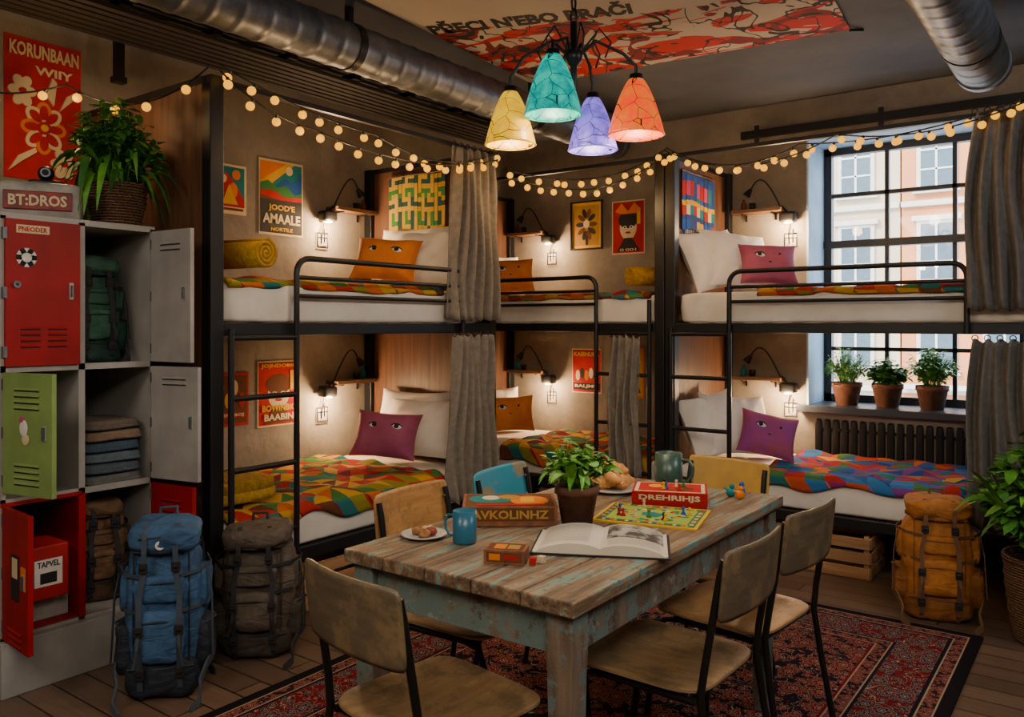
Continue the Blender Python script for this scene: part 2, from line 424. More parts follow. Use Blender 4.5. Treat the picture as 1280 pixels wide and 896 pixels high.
# ------------------------------------------------------------ bunks
def bunk(loc, rz, L, W, lad, guard, panels, label):
    r = root('bunk_bed', label, 'bunk bed', loc, rz, 'steel bunk beds')
    ps = .065; Z = 2.40
    for (x, y) in ((ps/2, ps/2), (L-ps/2, ps/2), (ps/2, W-ps/2), (L-ps/2, W-ps/2)):
        m = MB(); m.bb((x-ps/2, y-ps/2, 0), (x+ps/2, y+ps/2, Z), BLACK); m.obj('post', r, bevel=.004)
    for z0, z1 in ((1.30, 1.355), (.25, .31)):
        for y in (.02, W-.02):
            m = MB(); m.bb((ps, y-.02, z0), (L-ps, y+.02, z1), BLACK); m.obj('side_rail', r, bevel=.004)
        m = MB()
        k = 12
        for i in range(k):
            x = ps+.03+(L-2*ps-.1)*i/(k-1); m.bb((x, .04, z1-.02), (x+.05, W-.04, z1-.002), PANEL)
        for x in (ps*.5, L-ps*.5): m.bb((x-.015, ps, z0), (x+.015, W-ps, z1), BLACK)
        m.obj('slatted_base', r)
    m = MB(); m.bb((ps, .005, Z-.03), (L-ps, .03, Z-.008), BLACK); m.obj('curtain_rail', r)
    for x in panels:
        xx = .02 if x == 0 else L-.02
        m = MB(); m.bb((xx-.012, ps, .2), (xx+.012, W-ps, Z-.03), PANEL); m.obj('end_panel', r)
        m = MB(); m.bb((xx-.02, ps, Z-.03), (xx+.02, W-ps, Z), BLACK); m.obj('top_rail', r)
    m = MB(); y = -.022; a, b = lad; rr = .014
    m.tube([(a, y, .25), (a, y, 1.33)], rr, BLACK); m.tube([(b, y, .25), (b, y, 1.5)], rr, BLACK)
    for z in (.42, .72, 1.03, 1.29): m.tube([(a, y, z), (b, y, z)], rr*.9, BLACK)
    m.obj('ladder', r)
    m = MB(); a, b = guard
    def arch(x0, x1, zt, rad, zb):
        P = [(x0, y, zb), (x0, y, zt-rad)]
        for i in range(1, 6):
            t = pi/2*i/5; P.append((x0+rad-rad*math.cos(t), y, zt-rad+rad*math.sin(t)))
        for i in range(6):
            t = pi/2*i/5; P.append((x1-rad+rad*math.sin(t), y, zt-rad+rad*math.cos(t)))
        P.append((x1, y, zb)); return P
    m.tube(arch(a, b, 1.655, .07, 1.30), rr, BLACK)
    m.tube([(a, y, 1.565), (b, y, 1.565)], rr*.75, BLACK); m.tube([(a, y, 1.48), (b, y, 1.48)], rr*.75, BLACK)
    m.obj('guard_rail', r)
    return r
LL = bunk((-3.05, 2.0, 0), pi/2, 1.96, 1.09, (.085, .43), (.43, 1.62), (0, 1), 'black steel bunk bed with dark wood end panels and ladder')
MM = bunk((-4.14, 4.60, 0), 0, 1.90, .94, (1.43, 1.81), (.12, 1.43), (0,), 'black steel bunk bed in the room corner with ladder')
RR = bunk((-2.235, 4.60, 0), 0, 2.05, .94, (.05, .42), (.42, 1.64), (0,), 'black steel bunk bed beside the window with ladder')

def mattress(loc, rz, L, W, z, label):
    m = MB(); h = .19
    m.sq((L/2, W/2, h/2), (L/2, W/2, h/2), WHITE_SHEET, .16, .1, 20, 120)
    vs = []
    for p in m.v:
        x, y, zz = p
        if y < W*.5 and .01 < zz < h-.01: y += .006*math.sin(x*23+zz*40)+.005*math.sin(x*51+2*zz*30)
        vs.append((x, max(y, -.004), zz))
    m.v = vs
    o = m.obj('mattress', loc=(loc[0], loc[1], z), rot=(0, 0, rz))
    tag(o, label, 'mattress', 'bunk mattresses'); return o
def wob(x, y, s=0): return math.sin(x*9+s)*math.cos(y*7+s*2)*.5+math.sin(x*21+y*13+s)*.25+math.sin(y*31-x*5+s*3)*.2
def quilt(loc, rz, x0, x1, W, z, mat, label, seed=0, hang=.05):
    m = MB()
    def fn(u, v):
        x = x0+(x1-x0)*u
        e = hang*(1+.35*math.sin(x*7+seed)+.25*math.sin(x*17+seed*2))
        top = W-.02; tot = top+e; d = v*tot
        if d < top:
            y = W-.0-d; zz = z+.006+.03*abs(wob(x, y, seed))*min(1, (top-d)/.06+.3)
        else:
            y = .02-.028*min(1, (d-top)/.02)-.004*(1+math.sin(x*23+seed)); zz = z+.004-(d-top)
        return (x, y, zz)
    m.grid(fn, 80, 60, mat)
    o = m.obj('patchwork_quilt', loc=(loc[0], loc[1], 0), rot=(0, 0, rz), solid=.022)
    tag(o, label, 'quilt', 'patchwork quilts'); return o
R1 = (.36, .02, .012); O1 = (.50, .11, .012); Y1 = (.5, .27, .025); G1 = (.05, .15, .035); T1 = (.02, .13, .13); B1 = (.012, .045, .19); P1 = (.2, .02, .10); OL = (.22, .19, .02); BR = (.11, .038, .016); MR = (.16, .01, .02)
Q1 = quilt_mat('quilt_warm', [R1, G1, Y1, O1, MR, OL, G1, R1, T1, Y1, BR, O1, MR, OL], 9.5)
Q2 = quilt_mat('quilt_blue', [B1, R1, G1, P1, O1, (.03, .14, .34), R1, (.16, .04, .2), (.40, .06, .02), (.02, .09, .25), T1, P1, Y1, (.03, .10, .28)], 9)
for z in (1.352, .308):
    up = z > 1; w = 'upper' if up else 'lower'; zq = z+.192
    mattress((-3.07, 2.07), pi/2, 1.82, 1.0, z, 'white sheeted mattress on a %s bunk' % w)
    quilt((-3.065, 2.07), pi/2, .03, 1.42, 1.0, zq, Q1, 'red orange and green patchwork quilt on %s bunk' % w, 1+z, .03 if up else .09)
    mattress((-4.07, 4.63), 0, 1.75, .85, z, 'white sheeted mattress on the corner %s bunk' % w)
    quilt((-4.07, 4.625), 0, .55, 1.72, .85, zq, Q1, 'red orange and green patchwork quilt on corner %s bunk' % w, 2+z, .025 if up else .09)
    mattress((-2.165, 4.63), 0, 1.9, .85, z, 'white sheeted mattress beside window on %s bunk' % w)
    quilt((-2.165, 4.625), 0, .5, 1.88, .85, zq, Q2 if not up else Q1, ('blue red and purple' if not up else 'red and green')+' patchwork quilt beside the window', 3+z, .025 if up else .06)

# pillows
def pillow(loc, n, w, h, tk, mat, label, cat='pillow', face=None, roll=0, group=None, up=(0,0,1)):
    m = MB()
    def fn(sgn):
        def f(u, v):
            a = 2*u-1; b = 2*v-1
            x = a*w/2*(1-.10*(1-b*b)); y = b*h/2*(1-.10*(1-a*a))
            th = tk/2*(max(0, (1-a**4))*max(0, (1-b**4)))**.6
            th *= 1+.12*math.sin(a*5+b*3+w*50)
            if not face: th *= 1+.06*math.sin(a*11-b*7)
            return (x, y, sgn*th)
        return f
    m.grid(fn(1), 26, 26, mat)
    g = MB(); g.grid(fn(-1), 26, 26, mat); m.add(g.v, [f[::-1] for f in g.f], mat, True)
    o = m.obj('face_cushion' if face else 'pillow', mtx=frame(loc, n, up, roll)); tag(o, label, cat, group)
    if face:
        zt = tk/2*.95
        for sx in (-1, 1):
            e = MB(); cx = sx*w*.16; cy = h*.12
            e.sq((cx, cy, zt-.004), (w*.088, h*.055, .008), WHITE, 1); e.sq((cx+sx*.003, cy+h*.008, zt+.003), (w*.038, h*.048, .007), INK, 1)
            e.tube([(cx-w*.095, cy+h*.01, zt-.002), (cx-w*.035, cy+h*.055, zt+.003), (cx+w*.035, cy+h*.055, zt+.003), (cx+w*.095, cy+h*.01, zt-.004)], .004, INK, 6)
            e.obj('embroidered_eye', o)
        e = MB(); e.tube([(-w*.02, -h*.05, zt+.002), (0, -h*.07, zt+.003), (w*.02, -h*.05, zt+.002)], .0035, INK, 6); e.obj('embroidered_nose', o)
    return o
OC = M('orange_cushion', (.68, .22, .012), .85, c2=(.55, .14, .008), bump=.2); PC = M('mauve_cushion', (.36, .085, .15), .85, c2=(.26, .05, .115), bump=.2); VC = M('violet_cushion', (.26, .045, .24), .85, c2=(.32, .06, .13), bump=.2)
wg = 'white pillows'; fg = 'face cushions'
for z, cm, cl in ((1.555, OC, 'orange'), (.51, PC, 'dusty pink')):
    pillow((-3.42, 3.72, z+.20), (.25, -.8, .5), .55, .40, .17, WHITE_PIL, 'white pillow leaning on the dark wood end panel', group=wg)
    pillow((-3.62, 3.80, z+.22), (.1, -.9, .35), .55, .42, .15, WHITE_PIL, 'white pillow propped behind another pillow', group=wg)
    pillow((-3.50, 3.47, z+.18), (.45, -.75, .5), .40, .30, .12, cm, cl+' square cushion with embroidered eyes', 'cushion', 1, -.08, fg)
for z in (1.555, .51):
    pillow((-3.93, 5.08, z+.17), (.85, -.4, .4), .5, .36, .15, WHITE_PIL, 'white pillow at the head of the corner bunk', group=wg)
    pillow((-3.70, 4.98, z+.16), (.55, -.75, .45), .36, .29, .12, OC, 'orange square cushion with embroidered eyes', 'cushion', 1, .05, fg)
for z, cm in ((1.555, PC), (.51, VC)):
    pillow((-2.06, 4.93, z+.2), (.85, -.35, .4), .5, .42, .15, WHITE_PIL, 'white pillow leaning against dark panel', group=wg, roll=.12)
    pillow((-1.94, 5.03, z+.2), (.75, -.45, .45), .5, .42, .16, WHITE_PIL, 'plump white pillow behind a cushion', group=wg, roll=-.1)
    pillow((-1.72, 4.96, z+.16), (.5, -.75, .5), .35, .29, .12, cm, 'purple square cushion with embroidered eyes', 'cushion', 1, -.25 if z < 1 else -.05, fg)

# rolled blankets
MUST = M('mustard_blanket', (.46, .27, .018), .95, c2=(.32, .17, .012), scale=40, bump=.8)
def roll(loc, rz, L, r, label):
    m = MB()
    pts = []; k = 72
    for i in range(k+1):
        t = i/k; a = t*2*pi*3.2; rr = r*(.12+.88*t); pts.append((rr*math.cos(a), rr*math.sin(a)))
    vs = []; fs = []
    for (x, z) in pts: vs += [(-L/2, x, z), (L/2, x, z)]
    for i in range(k): fs.append((2*i, 2*i+1, 2*i+3, 2*i+2))
    m.add(vs, fs, MUST, True)
    o = m.obj('rolled_blanket', loc=loc, rot=(0, 0, rz), solid=r*.2)
    tag(o, label, 'blanket', 'rolled blankets')
roll((-3.24, 2.27, 1.67), .15, .34, .075, 'mustard yellow rolled blanket on an upper bunk')
roll((-2.52, 4.93, 1.665), pi/2-.5, .28, .07, 'mustard yellow rolled blanket on corner upper bunk')
m = MB()
for i, w in enumerate((.36, .34)): m.sq((0, 0, .03+i*.045), (.15, w/2, .03), MUST, .3, .35)
tag(m.obj('folded_blanket', loc=(-3.3, 2.26, .54)), 'folded mustard blanket at the foot of a lower bunk', 'blanket')

# curtains
def curtain(loc, rz, w, z0, z1, folds, seed, label, mat=CURT):
    m = MB()
    def fn(u, v):
        flare = .88+.22*v+.06*math.sin(v*pi)
        x = (u-.5)*w*flare+.012*math.sin(v*5+seed); a = .030*(.5+.5*v)
        y = a*math.sin(u*folds*2*pi+seed+.9*math.sin(v*3+u*2))+.012*math.sin(u*31+v*6+seed)
        return (x, y, z1+(z0-z1)*v+.010*math.sin(u*folds*2*pi))
    m.grid(fn, folds*12, 26, mat)
    o = m.obj('bunk_curtain', loc=loc, rot=(0, 0, rz), solid=.004); tag(o, label, 'curtain', 'linen bunk curtains')
    for i in range(folds+1):
        k = MB(); x = -w*.44+w*.88*i/folds
        k.tube([(x+.014*math.cos(t*pi/4), 0, z1+.012+.014*math.sin(t*pi/4)) for t in range(9)], .003, DARKMET, 6)
        k.obj('curtain_ring', o)
curtain((-3.01, 3.70, 0), pi/2, .40, 1.38, 2.36, 6, 0, 'grey brown linen curtain gathered on an upper bunk')
curtain((-3.01, 3.70, 0), pi/2, .40, .34, 1.28, 6, 1, 'grey brown linen curtain gathered on a lower bunk')
curtain((-2.49, 4.545, 0), 0, .20, .40, 1.27, 4, 2, 'grey linen curtain behind ladder of corner bunk')
curtain((-.37, 4.53, 0), 0, .42, 1.42, 2.37, 7, 3, 'dark grey linen curtain hanging on the bunk beside window', CURT2)
curtain((-.37, 4.53, 0), 0, .42, .35, 1.27, 7, 4, 'dark grey linen curtain hanging on lower bunk beside window', CURT2)

# ------------------------------------------------------------ posters
def poster(name, label, loc, n, w, h, base, shapes, texts, roll=0, fr=None, cat='poster'):
    r = root(name, label, cat, mtx=frame(loc, n, (0,0,1), roll))
    m = MB(); m.bb((-w/2, -h/2, 0), (w/2, h/2, .003), base)
    k = 1
    for s in shapes:
        z1 = .003+k*.0004; k += 1
        if s[0] == 'r': cx, cy, sw, sh = s[1:5]; pts = [(cx-sw/2, cy-sh/2), (cx+sw/2, cy-sh/2), (cx+sw/2, cy+sh/2), (cx-sw/2, cy+sh/2)]
        elif s[0] == 'e':
            cx, cy, rx, ry = s[1:5]; a = s[6] if len(s) > 6 else 0
            pts = []
            for i in range(20):
                t = 2*pi*i/20; X = rx*math.cos(t); Y = ry*math.sin(t)*h/w
                pts.append((cx+X*math.cos(a)-Y*math.sin(a), cy+(X*math.sin(a)+Y*math.cos(a))*w/h))
        else: pts = s[1]
        mat = s[5] if s[0] in 're' else s[2]
        m.poly([(max(-.5, min(.5, x))*w, max(-.5, min(.5, y))*h) for x, y in pts], .003, z1, mat)
    m.obj('printed_sheet', r)
    for (b, cx, cy, tw, th, mt) in texts: text(r, b, tw*w, th*h, mt, (cx*w, cy*h, .003+k*.0004+.0006), bold=.03)
    if fr:
        f = MB(); q = .012
        for s in (-1, 1):
            f.box((s*(w/2+q/2), 0, .008), (q, h+2*q, .016), fr); f.box((0, s*(h/2+q/2), .008), (w, q, .016), fr)
        f.obj('picture_frame', r)
    return r
XW = XL+.001; YW = YB-.001
pet = [('e', .15*math.cos(a), -.12+.11*math.sin(a), .15, .055, (CREAM if i % 2 else ORANGE), a) for i, a in enumerate([j*pi/4 for j in range(8)])]
pet += [('e', .15*math.cos(a), -.12+.11*math.sin(a), .10, .03, REDP, a) for i, a in enumerate([j*pi/4 for j in range(8)])]
pet += [('e', -.28+.09*math.cos(a), .12+.07*math.sin(a), .09, .035, CREAM, a) for a in [j*pi/3 for j in range(6)]]
pet += [('e', .26+.09*math.cos(a), -.36+.07*math.sin(a), .09, .035, CREAM, a) for a in [j*pi/3 for j in range(6)]]
pet += [('e', 0, -.12, .09, .045, REDP), ('e', 0, -.12, .05, .025, YELLOW), ('e', -.28, .12, .05, .02, REDP), ('e', .26, -.36, .05, .02, REDP),
        ('p', [(-.45, -.45), (-.3, -.38), (-.1, -.30), (-.12, -.27), (-.33, -.34)], CREAM), ('p', [(.2, .02), (.42, .14), (.46, .2), (.3, .14)], CREAM), ('p', [(.02, .12), (.12, .05), (.16, .22), (.1, .25)], CREAM)]
poster('wall_poster', 'tall red poster with cream flowers and lettering', (XW, 1.82, 2.37), (1, 0, 0), .35, .67, REDP, pet,
       [('KORUNBAAN', 0, .41, .9, .10, CREAM), ('WIIY', .12, .28, .5, .06, CREAM)])
poster('wall_poster', 'small print with red mountain and figure', (XW, 2.84, 2.135), (1, 0, 0), .235, .29, CREAM,
       [('r', 0, .05, .88, .8, TEALP), ('p', [(-.44, -.3), (-.1, .35), (.2, .1), (.44, -.2), (.44, -.35), (-.44, -.35)], REDP), ('e', .12, -.02, .12, .16, ORANGE), ('p', [(-.2, -.3), (0, .1), (.25, -.3)], YELLOW), ('e', .2, .3, .12, .1, ORANGE), ('e', -.15, .2, .08, .08, CREAM), ('r', 0, -.4, .8, .05, BROWNP)], [])
poster('wall_poster', 'travel poster with striped sunset over dark hills', (XW, 3.21, 2.125), (1, 0, 0), .33, .46, CREAM,
       [('r', 0, .22, .94, .5, TEALP), ('p', [(-.47, .47), (.2, .47), (-.47, 0)], ORANGE), ('p', [(-.47, .2), (.1, .47), (.3, .47), (-.47, .05)], YELLOW), ('p', [(-.2, .12), (.1, .27), (.25, .22), (.47, .36), (.47, .0), (-.2, 0)], BLUEP), ('e', .18, .38, .08, .06, CREAM),
        ('p', [(-.47, .18), (-.3, .22), (-.1, .14), (.1, .18), (.3, .06), (.47, .1), (.47, -.1), (-.47, -.1)], GREENP), ('p', [(-.47, .08), (-.2, .1), (.05, .02), (.47, .04), (.47, -.1), (-.47, -.1)], REDP),
        ('p', [(-.47, -.47), (.47, -.47), (.47, -.02), (.1, -.04), (-.47, .02)], BROWNP), ('r', 0, -.25, .94, .44, INK)],
       [("JOOD'E", 0, -.14, .6, .1, YELLOW), ('AMAALE', 0, -.28, .85, .13, CREAM), ('NORTILE', 0, -.42, .5, .05, YELLOW)])
def facesh(bg, skin, hair): return [('r', 0, 0, .9, .92, bg), ('e', 0, .0, .26, .24, skin), ('e', 0, .14, .3, .16, hair), ('e', -.1, .0, .06, .03, WHITE), ('e', .1, .0, .06, .03, WHITE), ('e', -.1, 0, .025, .02, INK), ('e', .1, 0, .025, .02, INK), ('p', [(-.35, -.45), (-.12, -.2), (.12, -.2), (.35, -.45)], hair), ('e', 0, -.1, .08, .02, REDP), ('r', .32, .2, .1, .3, YELLOW)]
poster('wall_poster', 'orange and black poster with small figures', (XW, 2.855, .91), (1, 0, 0), .235, .31, REDP,
       [('r', 0, 0, .9, .9, BROWNP)]+[('e', -.3+.2*i, .1+.12*(-1)**i, .09, .14, [ORANGE, YELLOW, CREAM, REDP][i]) for i in range(4)]+[('r', 0, -.3, .8, .1, REDP)], [('MIXABOJ', 0, -.3, .7, .07, CREAM)])
poster('wall_poster', 'red festival poster with drawn face and lettering', (XW, 3.19, .925), (1, 0, 0), .31, .40, CREAM, [('r', 0, 0, .95, .95, REDP)]+facesh(REDP, CREAM, BROWNP)[1:], [('BOWINBIG', 0, -.22, .8, .1, YELLOW), ('BAABIN', 0, -.36, .7, .1, CREAM), ('JOJNDOBIG', 0, .42, .85, .07, YELLOW)])
poster('framed_print', 'mustard print of leaf branches in black frame', (-3.37, YW, 2.13), (0, -1, 0), .27, .36, YELLOW,
       [('r', 0, 0, .86, .88, GOLD)]+[('e', .22*math.cos(a), .02+.25*math.sin(a), .14, .05, INK if i % 2 else BROWNP, a) for i, a in enumerate([j*pi/5 for j in range(10)])]+[('e', 0, .03, .1, .09, CREAM), ('r', 0, -.33, .05, .2, INK)], [], fr=INK, cat='picture')
poster('wall_poster', 'red poster with masked face drawing', (-3.0, YW, 2.09), (0, -1, 0), .28, .41, CREAM, [('r', 0, 0, .95, .95, REDP)]+facesh(REDP, CREAM, INK)[1:]+[('p', [(-.4, .3), (-.2, .45), (0, .3), (.2, .45), (.4, .3), (.2, .25), (-.2, .25)], ORANGE)], [('O OO·I', 0, -.42, .5, .05, CREAM)])
poster('wall_poster', 'red poster with crowd and bold lettering', (-3.37, YW, .98), (0, -1, 0), .27, .35, CREAM,
       [('r', 0, 0, .95, .95, REDP)]+[('e', -.3+.15*i, -.1+.05*(i % 2), .07, .12, [CREAM, INK, ORANGE][i % 3]) for i in range(5)]+[('r', 0, -.35, .9, .15, INK)], [('KAIBNULA', 0, .38, .85, .1, YELLOW), ('BALJMU', 0, -.35, .8, .09, CREAM)])
poster('wall_poster', 'orange and yellow print on the wall behind curtain', (-3.0, YW, .98), (0, -1, 0), .27, .38, ORANGE, [('r', 0, 0, .9, .92, YELLOW), ('p', [(-.4, -.4), (0, .4), (.4, -.4)], REDP), ('e', 0, 0, .15, .15, CREAM)], [])
# tapestries
def tapestry(label, loc, n, w, h, cols, nx, ny, pat):
    r = root('woven_tapestry', label, 'tapestry', mtx=frame(loc, n))
    m = MB()
    for i in range(nx):
        for j in range(ny):
            k = pat(i, j)
            x0 = -w/2+w*i/nx; y0 = -h/2+h*j/ny
            dz = .004*math.sin(i*1.1)+.008; dy = .012*math.sin(i*6/nx)
            m.bb((x0, y0+dy, dz-.005), (x0+w/nx, y0+h/ny+dy, dz), cols[k])
    for i in range(nx*2): m.cyl((-w/2+w*(i+.5)/(nx*2), -h/2+.02, .006), (-w/2+w*(i+.5)/(nx*2), -h/2-.025, .006), .002, cols[0], 5)
    m.obj('woven_cloth', r)
    f = MB(); f.cyl((-w/2-.02, h/2, .012), (w/2+.02, h/2, .012), .006, PANEL, 8); f.obj('rod', r)
LIME = M('lime_wool', (.36, .34, .02), .9); DTEAL = M('dark_teal_wool', (.01, .06, .06), .9); GYEL = M('gold_wool', (.52, .33, .02), .9)
ROWS = ["00010001000010000", "02210221022102210", "02010201020102010", "02013201320132010", "00000000000000000", "11011101110111011", "00010001000100010", "23020232023202302", "22200222002220022", "00000000000000000", "10111011101110111", "10001000100010001"]
tapestry('yellow and dark green woven tapestry with geometric bars', (-3.655, 3.90, 2.14), (0, -1, 0), .49, .36, [GYEL, DTEAL, GREENP, LIME, REDP], 17, 12, lambda i, j: int(ROWS[j][i]))
DBL = M('dark_blue_wool', (.012, .05, .22), .9)
PT = ["660022661", "660022661", "000000000", "153153153", "153153153", "222222222", "606036060", "171071730", "171071730", "171071730", "060606060", "000000000"]
tapestry('multicolour blue and pink woven tapestry with banded stripes', (-2.195, 5.0, 2.13), (1, 0, 0), .5, .37, [DBL, REDP, YELLOW, TEALP, GREENP, CREAM, BLUEP, PINKP], 9, 12, lambda i, j: int(PT[j][i]))

# ------------------------------------------------------------ wall shelves + reading lamps
GLOW = M('bulb_warm', (1, .72, .35), .4, emis=10, ecol=(1, .62, .25))
def point(name, loc, e, col=(1, .62, .3), r=.02):
    l = bpy.data.lights.new(name, 'POINT'); l.energy = e; l.color = col; l.shadow_soft_size = r
    o = bpy.data.objects.new(name, l); o.location = loc; COL.objects.link(o); return o
SHW = wood('shelf_wood', (.22, .11, .05), (.12, .06, .03), 'x')
def wallset(loc, n, flip, e, seed, w=.34):
    F = frame(loc, n); s = -1 if flip else 1
    r = root('wall_shelf', 'small wooden wall shelf on black brackets beside bunk', 'shelf', mtx=F, group='bunk wall shelves')
    m = MB(); m.bb((-w/2, -.012, .0), (w/2, .012, .12), SHW); m.obj('shelf_board', r, bevel=.002)
    for x in (-w*.3, w*.3):
        m = MB(); m.box((x, -.035, .005), (.012, .05, .008), BLACK); m.box((x, -.017, .05), (.012, .008, .09), BLACK); m.obj('bracket', r)
    L = root('reading_lamp', 'black metal gooseneck reading lamp lit under a shelf', 'lamp', mtx=F, group='bunk reading lamps')
    ex = s*(w/2+.035)
    m = MB(); m.sq((ex, -.055, .06), (.055, .035, .04), BLACK, .35); m.obj('lamp_head', L)
    m = MB(); m.sq((ex, -.088, .06), (.03, .010, .025), GLOW, .8); m.obj('bulb', L)
    P = []
    for i in range(13):
        t = i/12; P.append((s*(w/2-.02-t*.20), .02+.19*math.sin(t*pi*.75)**1, .06+.02*math.sin(t*3)))
    m = MB(); m.tube(P, .005, BLACK, 8); m.tube([(ex, -.03, .06), (s*(w/2-.0), .015, .07), (s*(w/2-.02), .02, .06)], .006, BLACK, 8)
    q = P[-1]; m.tube([q, (q[0]-s*.03, q[1]-.045, q[2]+.01)], [.012, .028], BLACK, 14); m.obj('gooseneck', L)
    m = MB(); m.bb((ex-.02, -.09, 0), (ex+.02, -.02, .02), BLACK); m.obj('wall_mount', L)
    o = root('wall_outlet', 'black wire framed wall outlet with looped cable', 'outlet', mtx=F @ Matrix.Translation((ex, -.2, 0)), group='bunk wall outlets')
    m = MB(); m.bb((-.035, -.045, 0), (.035, .03, .008), GREYM); m.obj('outlet_plate', o, bevel=.003)
    m = MB(); a = .043
    m.tube([(-a, -.055, .01), (a, -.055, .01), (a, .04, .01), (-a, .04, .01), (-a, -.055, .01)], .0036, BLACK, 6)
    m.tube([(-.012, -.03, .012), (-.012, .05, .02), (0, .10, .022), (0, .14, .03)], .004, BLACK, 6)
    m.tube([(.014, -.02, .012), (.014, .07, .012)], .0035, BLACK, 6); m.tube([(-a, .01, .012), (a, .01, .012)], .0035, BLACK, 6); m.obj('cable', o)
    b = MB(); b.lathe([(0, 0), (.018, 0), (.02, .03), (.016, .05), (.007, .06), (.007, .075), (0, .075)], TEALP if seed % 2 else BROWNP, 16)
    tag(b.obj('small_bottle', mtx=F @ Matrix.Translation((-s*w*.30, .012, .06)) @ Matrix.Rotation(-pi/2, 4, 'X')), 'small dark bottle standing on the wall shelf', 'bottle')
    b = MB(); b.lathe([(0, 0), (.02, 0), (.024, .045), (.021, .045), (.018, .005), (0, .005)], DARKMET, 16)
    tag(b.obj('small_cup', mtx=F @ Matrix.Translation((-s*w*.12, .012, .06)) @ Matrix.Rotation(-pi/2, 4, 'X')), 'small dark cup standing on the wall shelf', 'cup')
    p = F @ Vector((ex, -.125, .11)); point('reading_light', p, e, (1, .64, .33), .03)
wallset((XL+.001, 3.735, 2.10), (1, 0, 0), True, 19, 0)
wallset((XL+.001, 3.735, .97), (1, 0, 0), True, 18, 1)
wallset((-3.90, YB-.001, 2.09), (0, -1, 0), False, 16, 2)
wallset((-3.90, YB-.001, .96), (0, -1, 0), False, 15, 3)
wallset((-1.97, YB-.001, 2.12), (0, -1, 0), False, 19, 4)
wallset((-1.97, YB-.001, .98), (0, -1, 0), False, 19, 5)

# ------------------------------------------------------------ string lights
BULB = M('string_bulb', (.15, .09, .005), .5, emis=1.7, ecol=(1, .41, .008), c2=(.15, .09, .005), spec=.1)
def strand(pts, nb, sag, label):
    P = []
    segs = len(pts)-1
    for i in range(segs):
        a = Vector(pts[i]); b = Vector(pts[i+1])
        for k in range(16):
            t = k/16; p = a.lerp(b, t); p.z -= sag[i]*4*t*(1-t); P.append(p)
    P.append(Vector(pts[-1]))
    m = MB(); m.tube(P, .004, BLACK, 6)
    o = m.obj('string_lights'); tag(o, label, 'string lights', 'globe string lights')
    D = [0]
    for i in range(1, len(P)): D.append(D[-1]+(P[i]-P[i-1]).length)
    proto = None; R = random.Random(nb+len(label))
    for k in range(nb):
        s = D[-1]*(k+.5+R.uniform(-.18, .18))/nb
        i = max(j for j in range(len(D)) if D[j] <= s); i = min(i, len(P)-2)
        p = P[i].lerp(P[i+1], (s-D[i])/(D[i+1]-D[i]))
        if proto is None:
            b = MB(); b.sq((0, 0, -.030), (.0195, .0195, .0195), BULB, 1, None, 10, 16); b.cyl((0, 0, -.014), (0, 0, .004), .007, BLACK, 8)
            proto = b.obj('bulb', o); q = proto
        else: q = clone(proto, o)
        q.location = p+Vector((0, 0, -.002)); q.rotation_euler = (R.uniform(-.5, .5), R.uniform(-.5, .5), 0)
strand([(-4.1, 1.3, 2.42), (-3.7, 1.72, 2.40), (-3.06, 2.0, 2.43)], 7, [.06, .12], 'string of warm globe lights from wall to bunk')
strand([(-2.995, 2.0, 2.43), (-2.995, 2.9, 2.30), (-2.995, 3.94, 2.40)], 16, [.03, .10], 'string of warm globe lights along an upper bunk')
strand([(-2.985, 2.0, 2.40), (-2.985, 2.5, 2.25), (-2.985, 3.94, 2.35)], 16, [.04, .09], 'lower drooping string of warm globe lights on bunk')
strand([(-3.0, 3.97, 2.30), (-2.6, 4.3, 2.24), (-2.2, 4.56, 2.42)], 12, [.03, .04], 'string of warm globe lights spanning between bunks')
strand([(-3.0, 3.98, 2.25), (-2.6, 4.28, 2.17), (-2.2, 4.55, 2.38)], 12, [.02, .04], 'lower string of warm globe lights spanning bunks')
strand([(-2.2, 4.55, 2.42), (-1.4, 4.55, 2.34), (-.3, 4.50, 2.42)], 18, [.11, .06], 'string of warm globe lights in front of window')
strand([(-2.2, 4.53, 2.40), (-1.2, 4.53, 2.36), (-.3, 4.48, 2.40)], 14, [.13, .07], 'second string of warm globe lights in front of window')
for p, e in (((-3.6, 1.65, 2.28), 4.5), ((-2.88, 2.4, 2.15), 4.5), ((-2.88, 3.1, 2.15), 4.5), ((-2.75, 3.9, 2.12), 4.5), ((-2.45, 4.35, 2.1), 4.5), ((-1.8, 4.42, 2.15), 4.5), ((-1.2, 4.42, 2.2), 4), ((-.75, 4.3, 2.2), 2.5)):
    point('string_glow', p, e, (1, .6, .26), .04)

# ------------------------------------------------------------ chandelier
ch = root('chandelier', 'multicoloured stained glass chandelier with four dome shades above table', 'chandelier', (-1.496, 2.377, ZC))
m = MB(); m.lathe([(0, 0), (.06, 0), (.055, -.02), (.015, -.04), (0, -.04)], DARKMET); m.obj('ceiling_rose', ch)
m = MB()
for i in range(9):
    z = -.05-i*.05; ph = (i % 2)*pi/2
    m.tube([(.012*math.cos(t*pi/4)*math.cos(ph), .012*math.cos(t*pi/4)*math.sin(ph), z+.03*math.sin(t*pi/4)) for t in range(9)], .004, DARKMET, 6)
m.obj('chain', ch)
m = MB(); m.lathe([(0, -.46), (.012, -.47), (.012, -.55), (.03, -.57), (.03, -.6), (.012, -.62), (.012, -.72), (.02, -.75), (0, -.78)], DARKMET, 16)
for k in range(6):
    a = k*pi/3+.3
    m.tube([(.02*math.cos(a), .02*math.sin(a), -.58), (.09*math.cos(a), .09*math.sin(a), -.50), (.13*math.cos(a), .13*math.sin(a), -.55), (.11*math.cos(a), .11*math.sin(a), -.6)], .0035, DARKMET, 6)
m.obj('center_stem', ch)
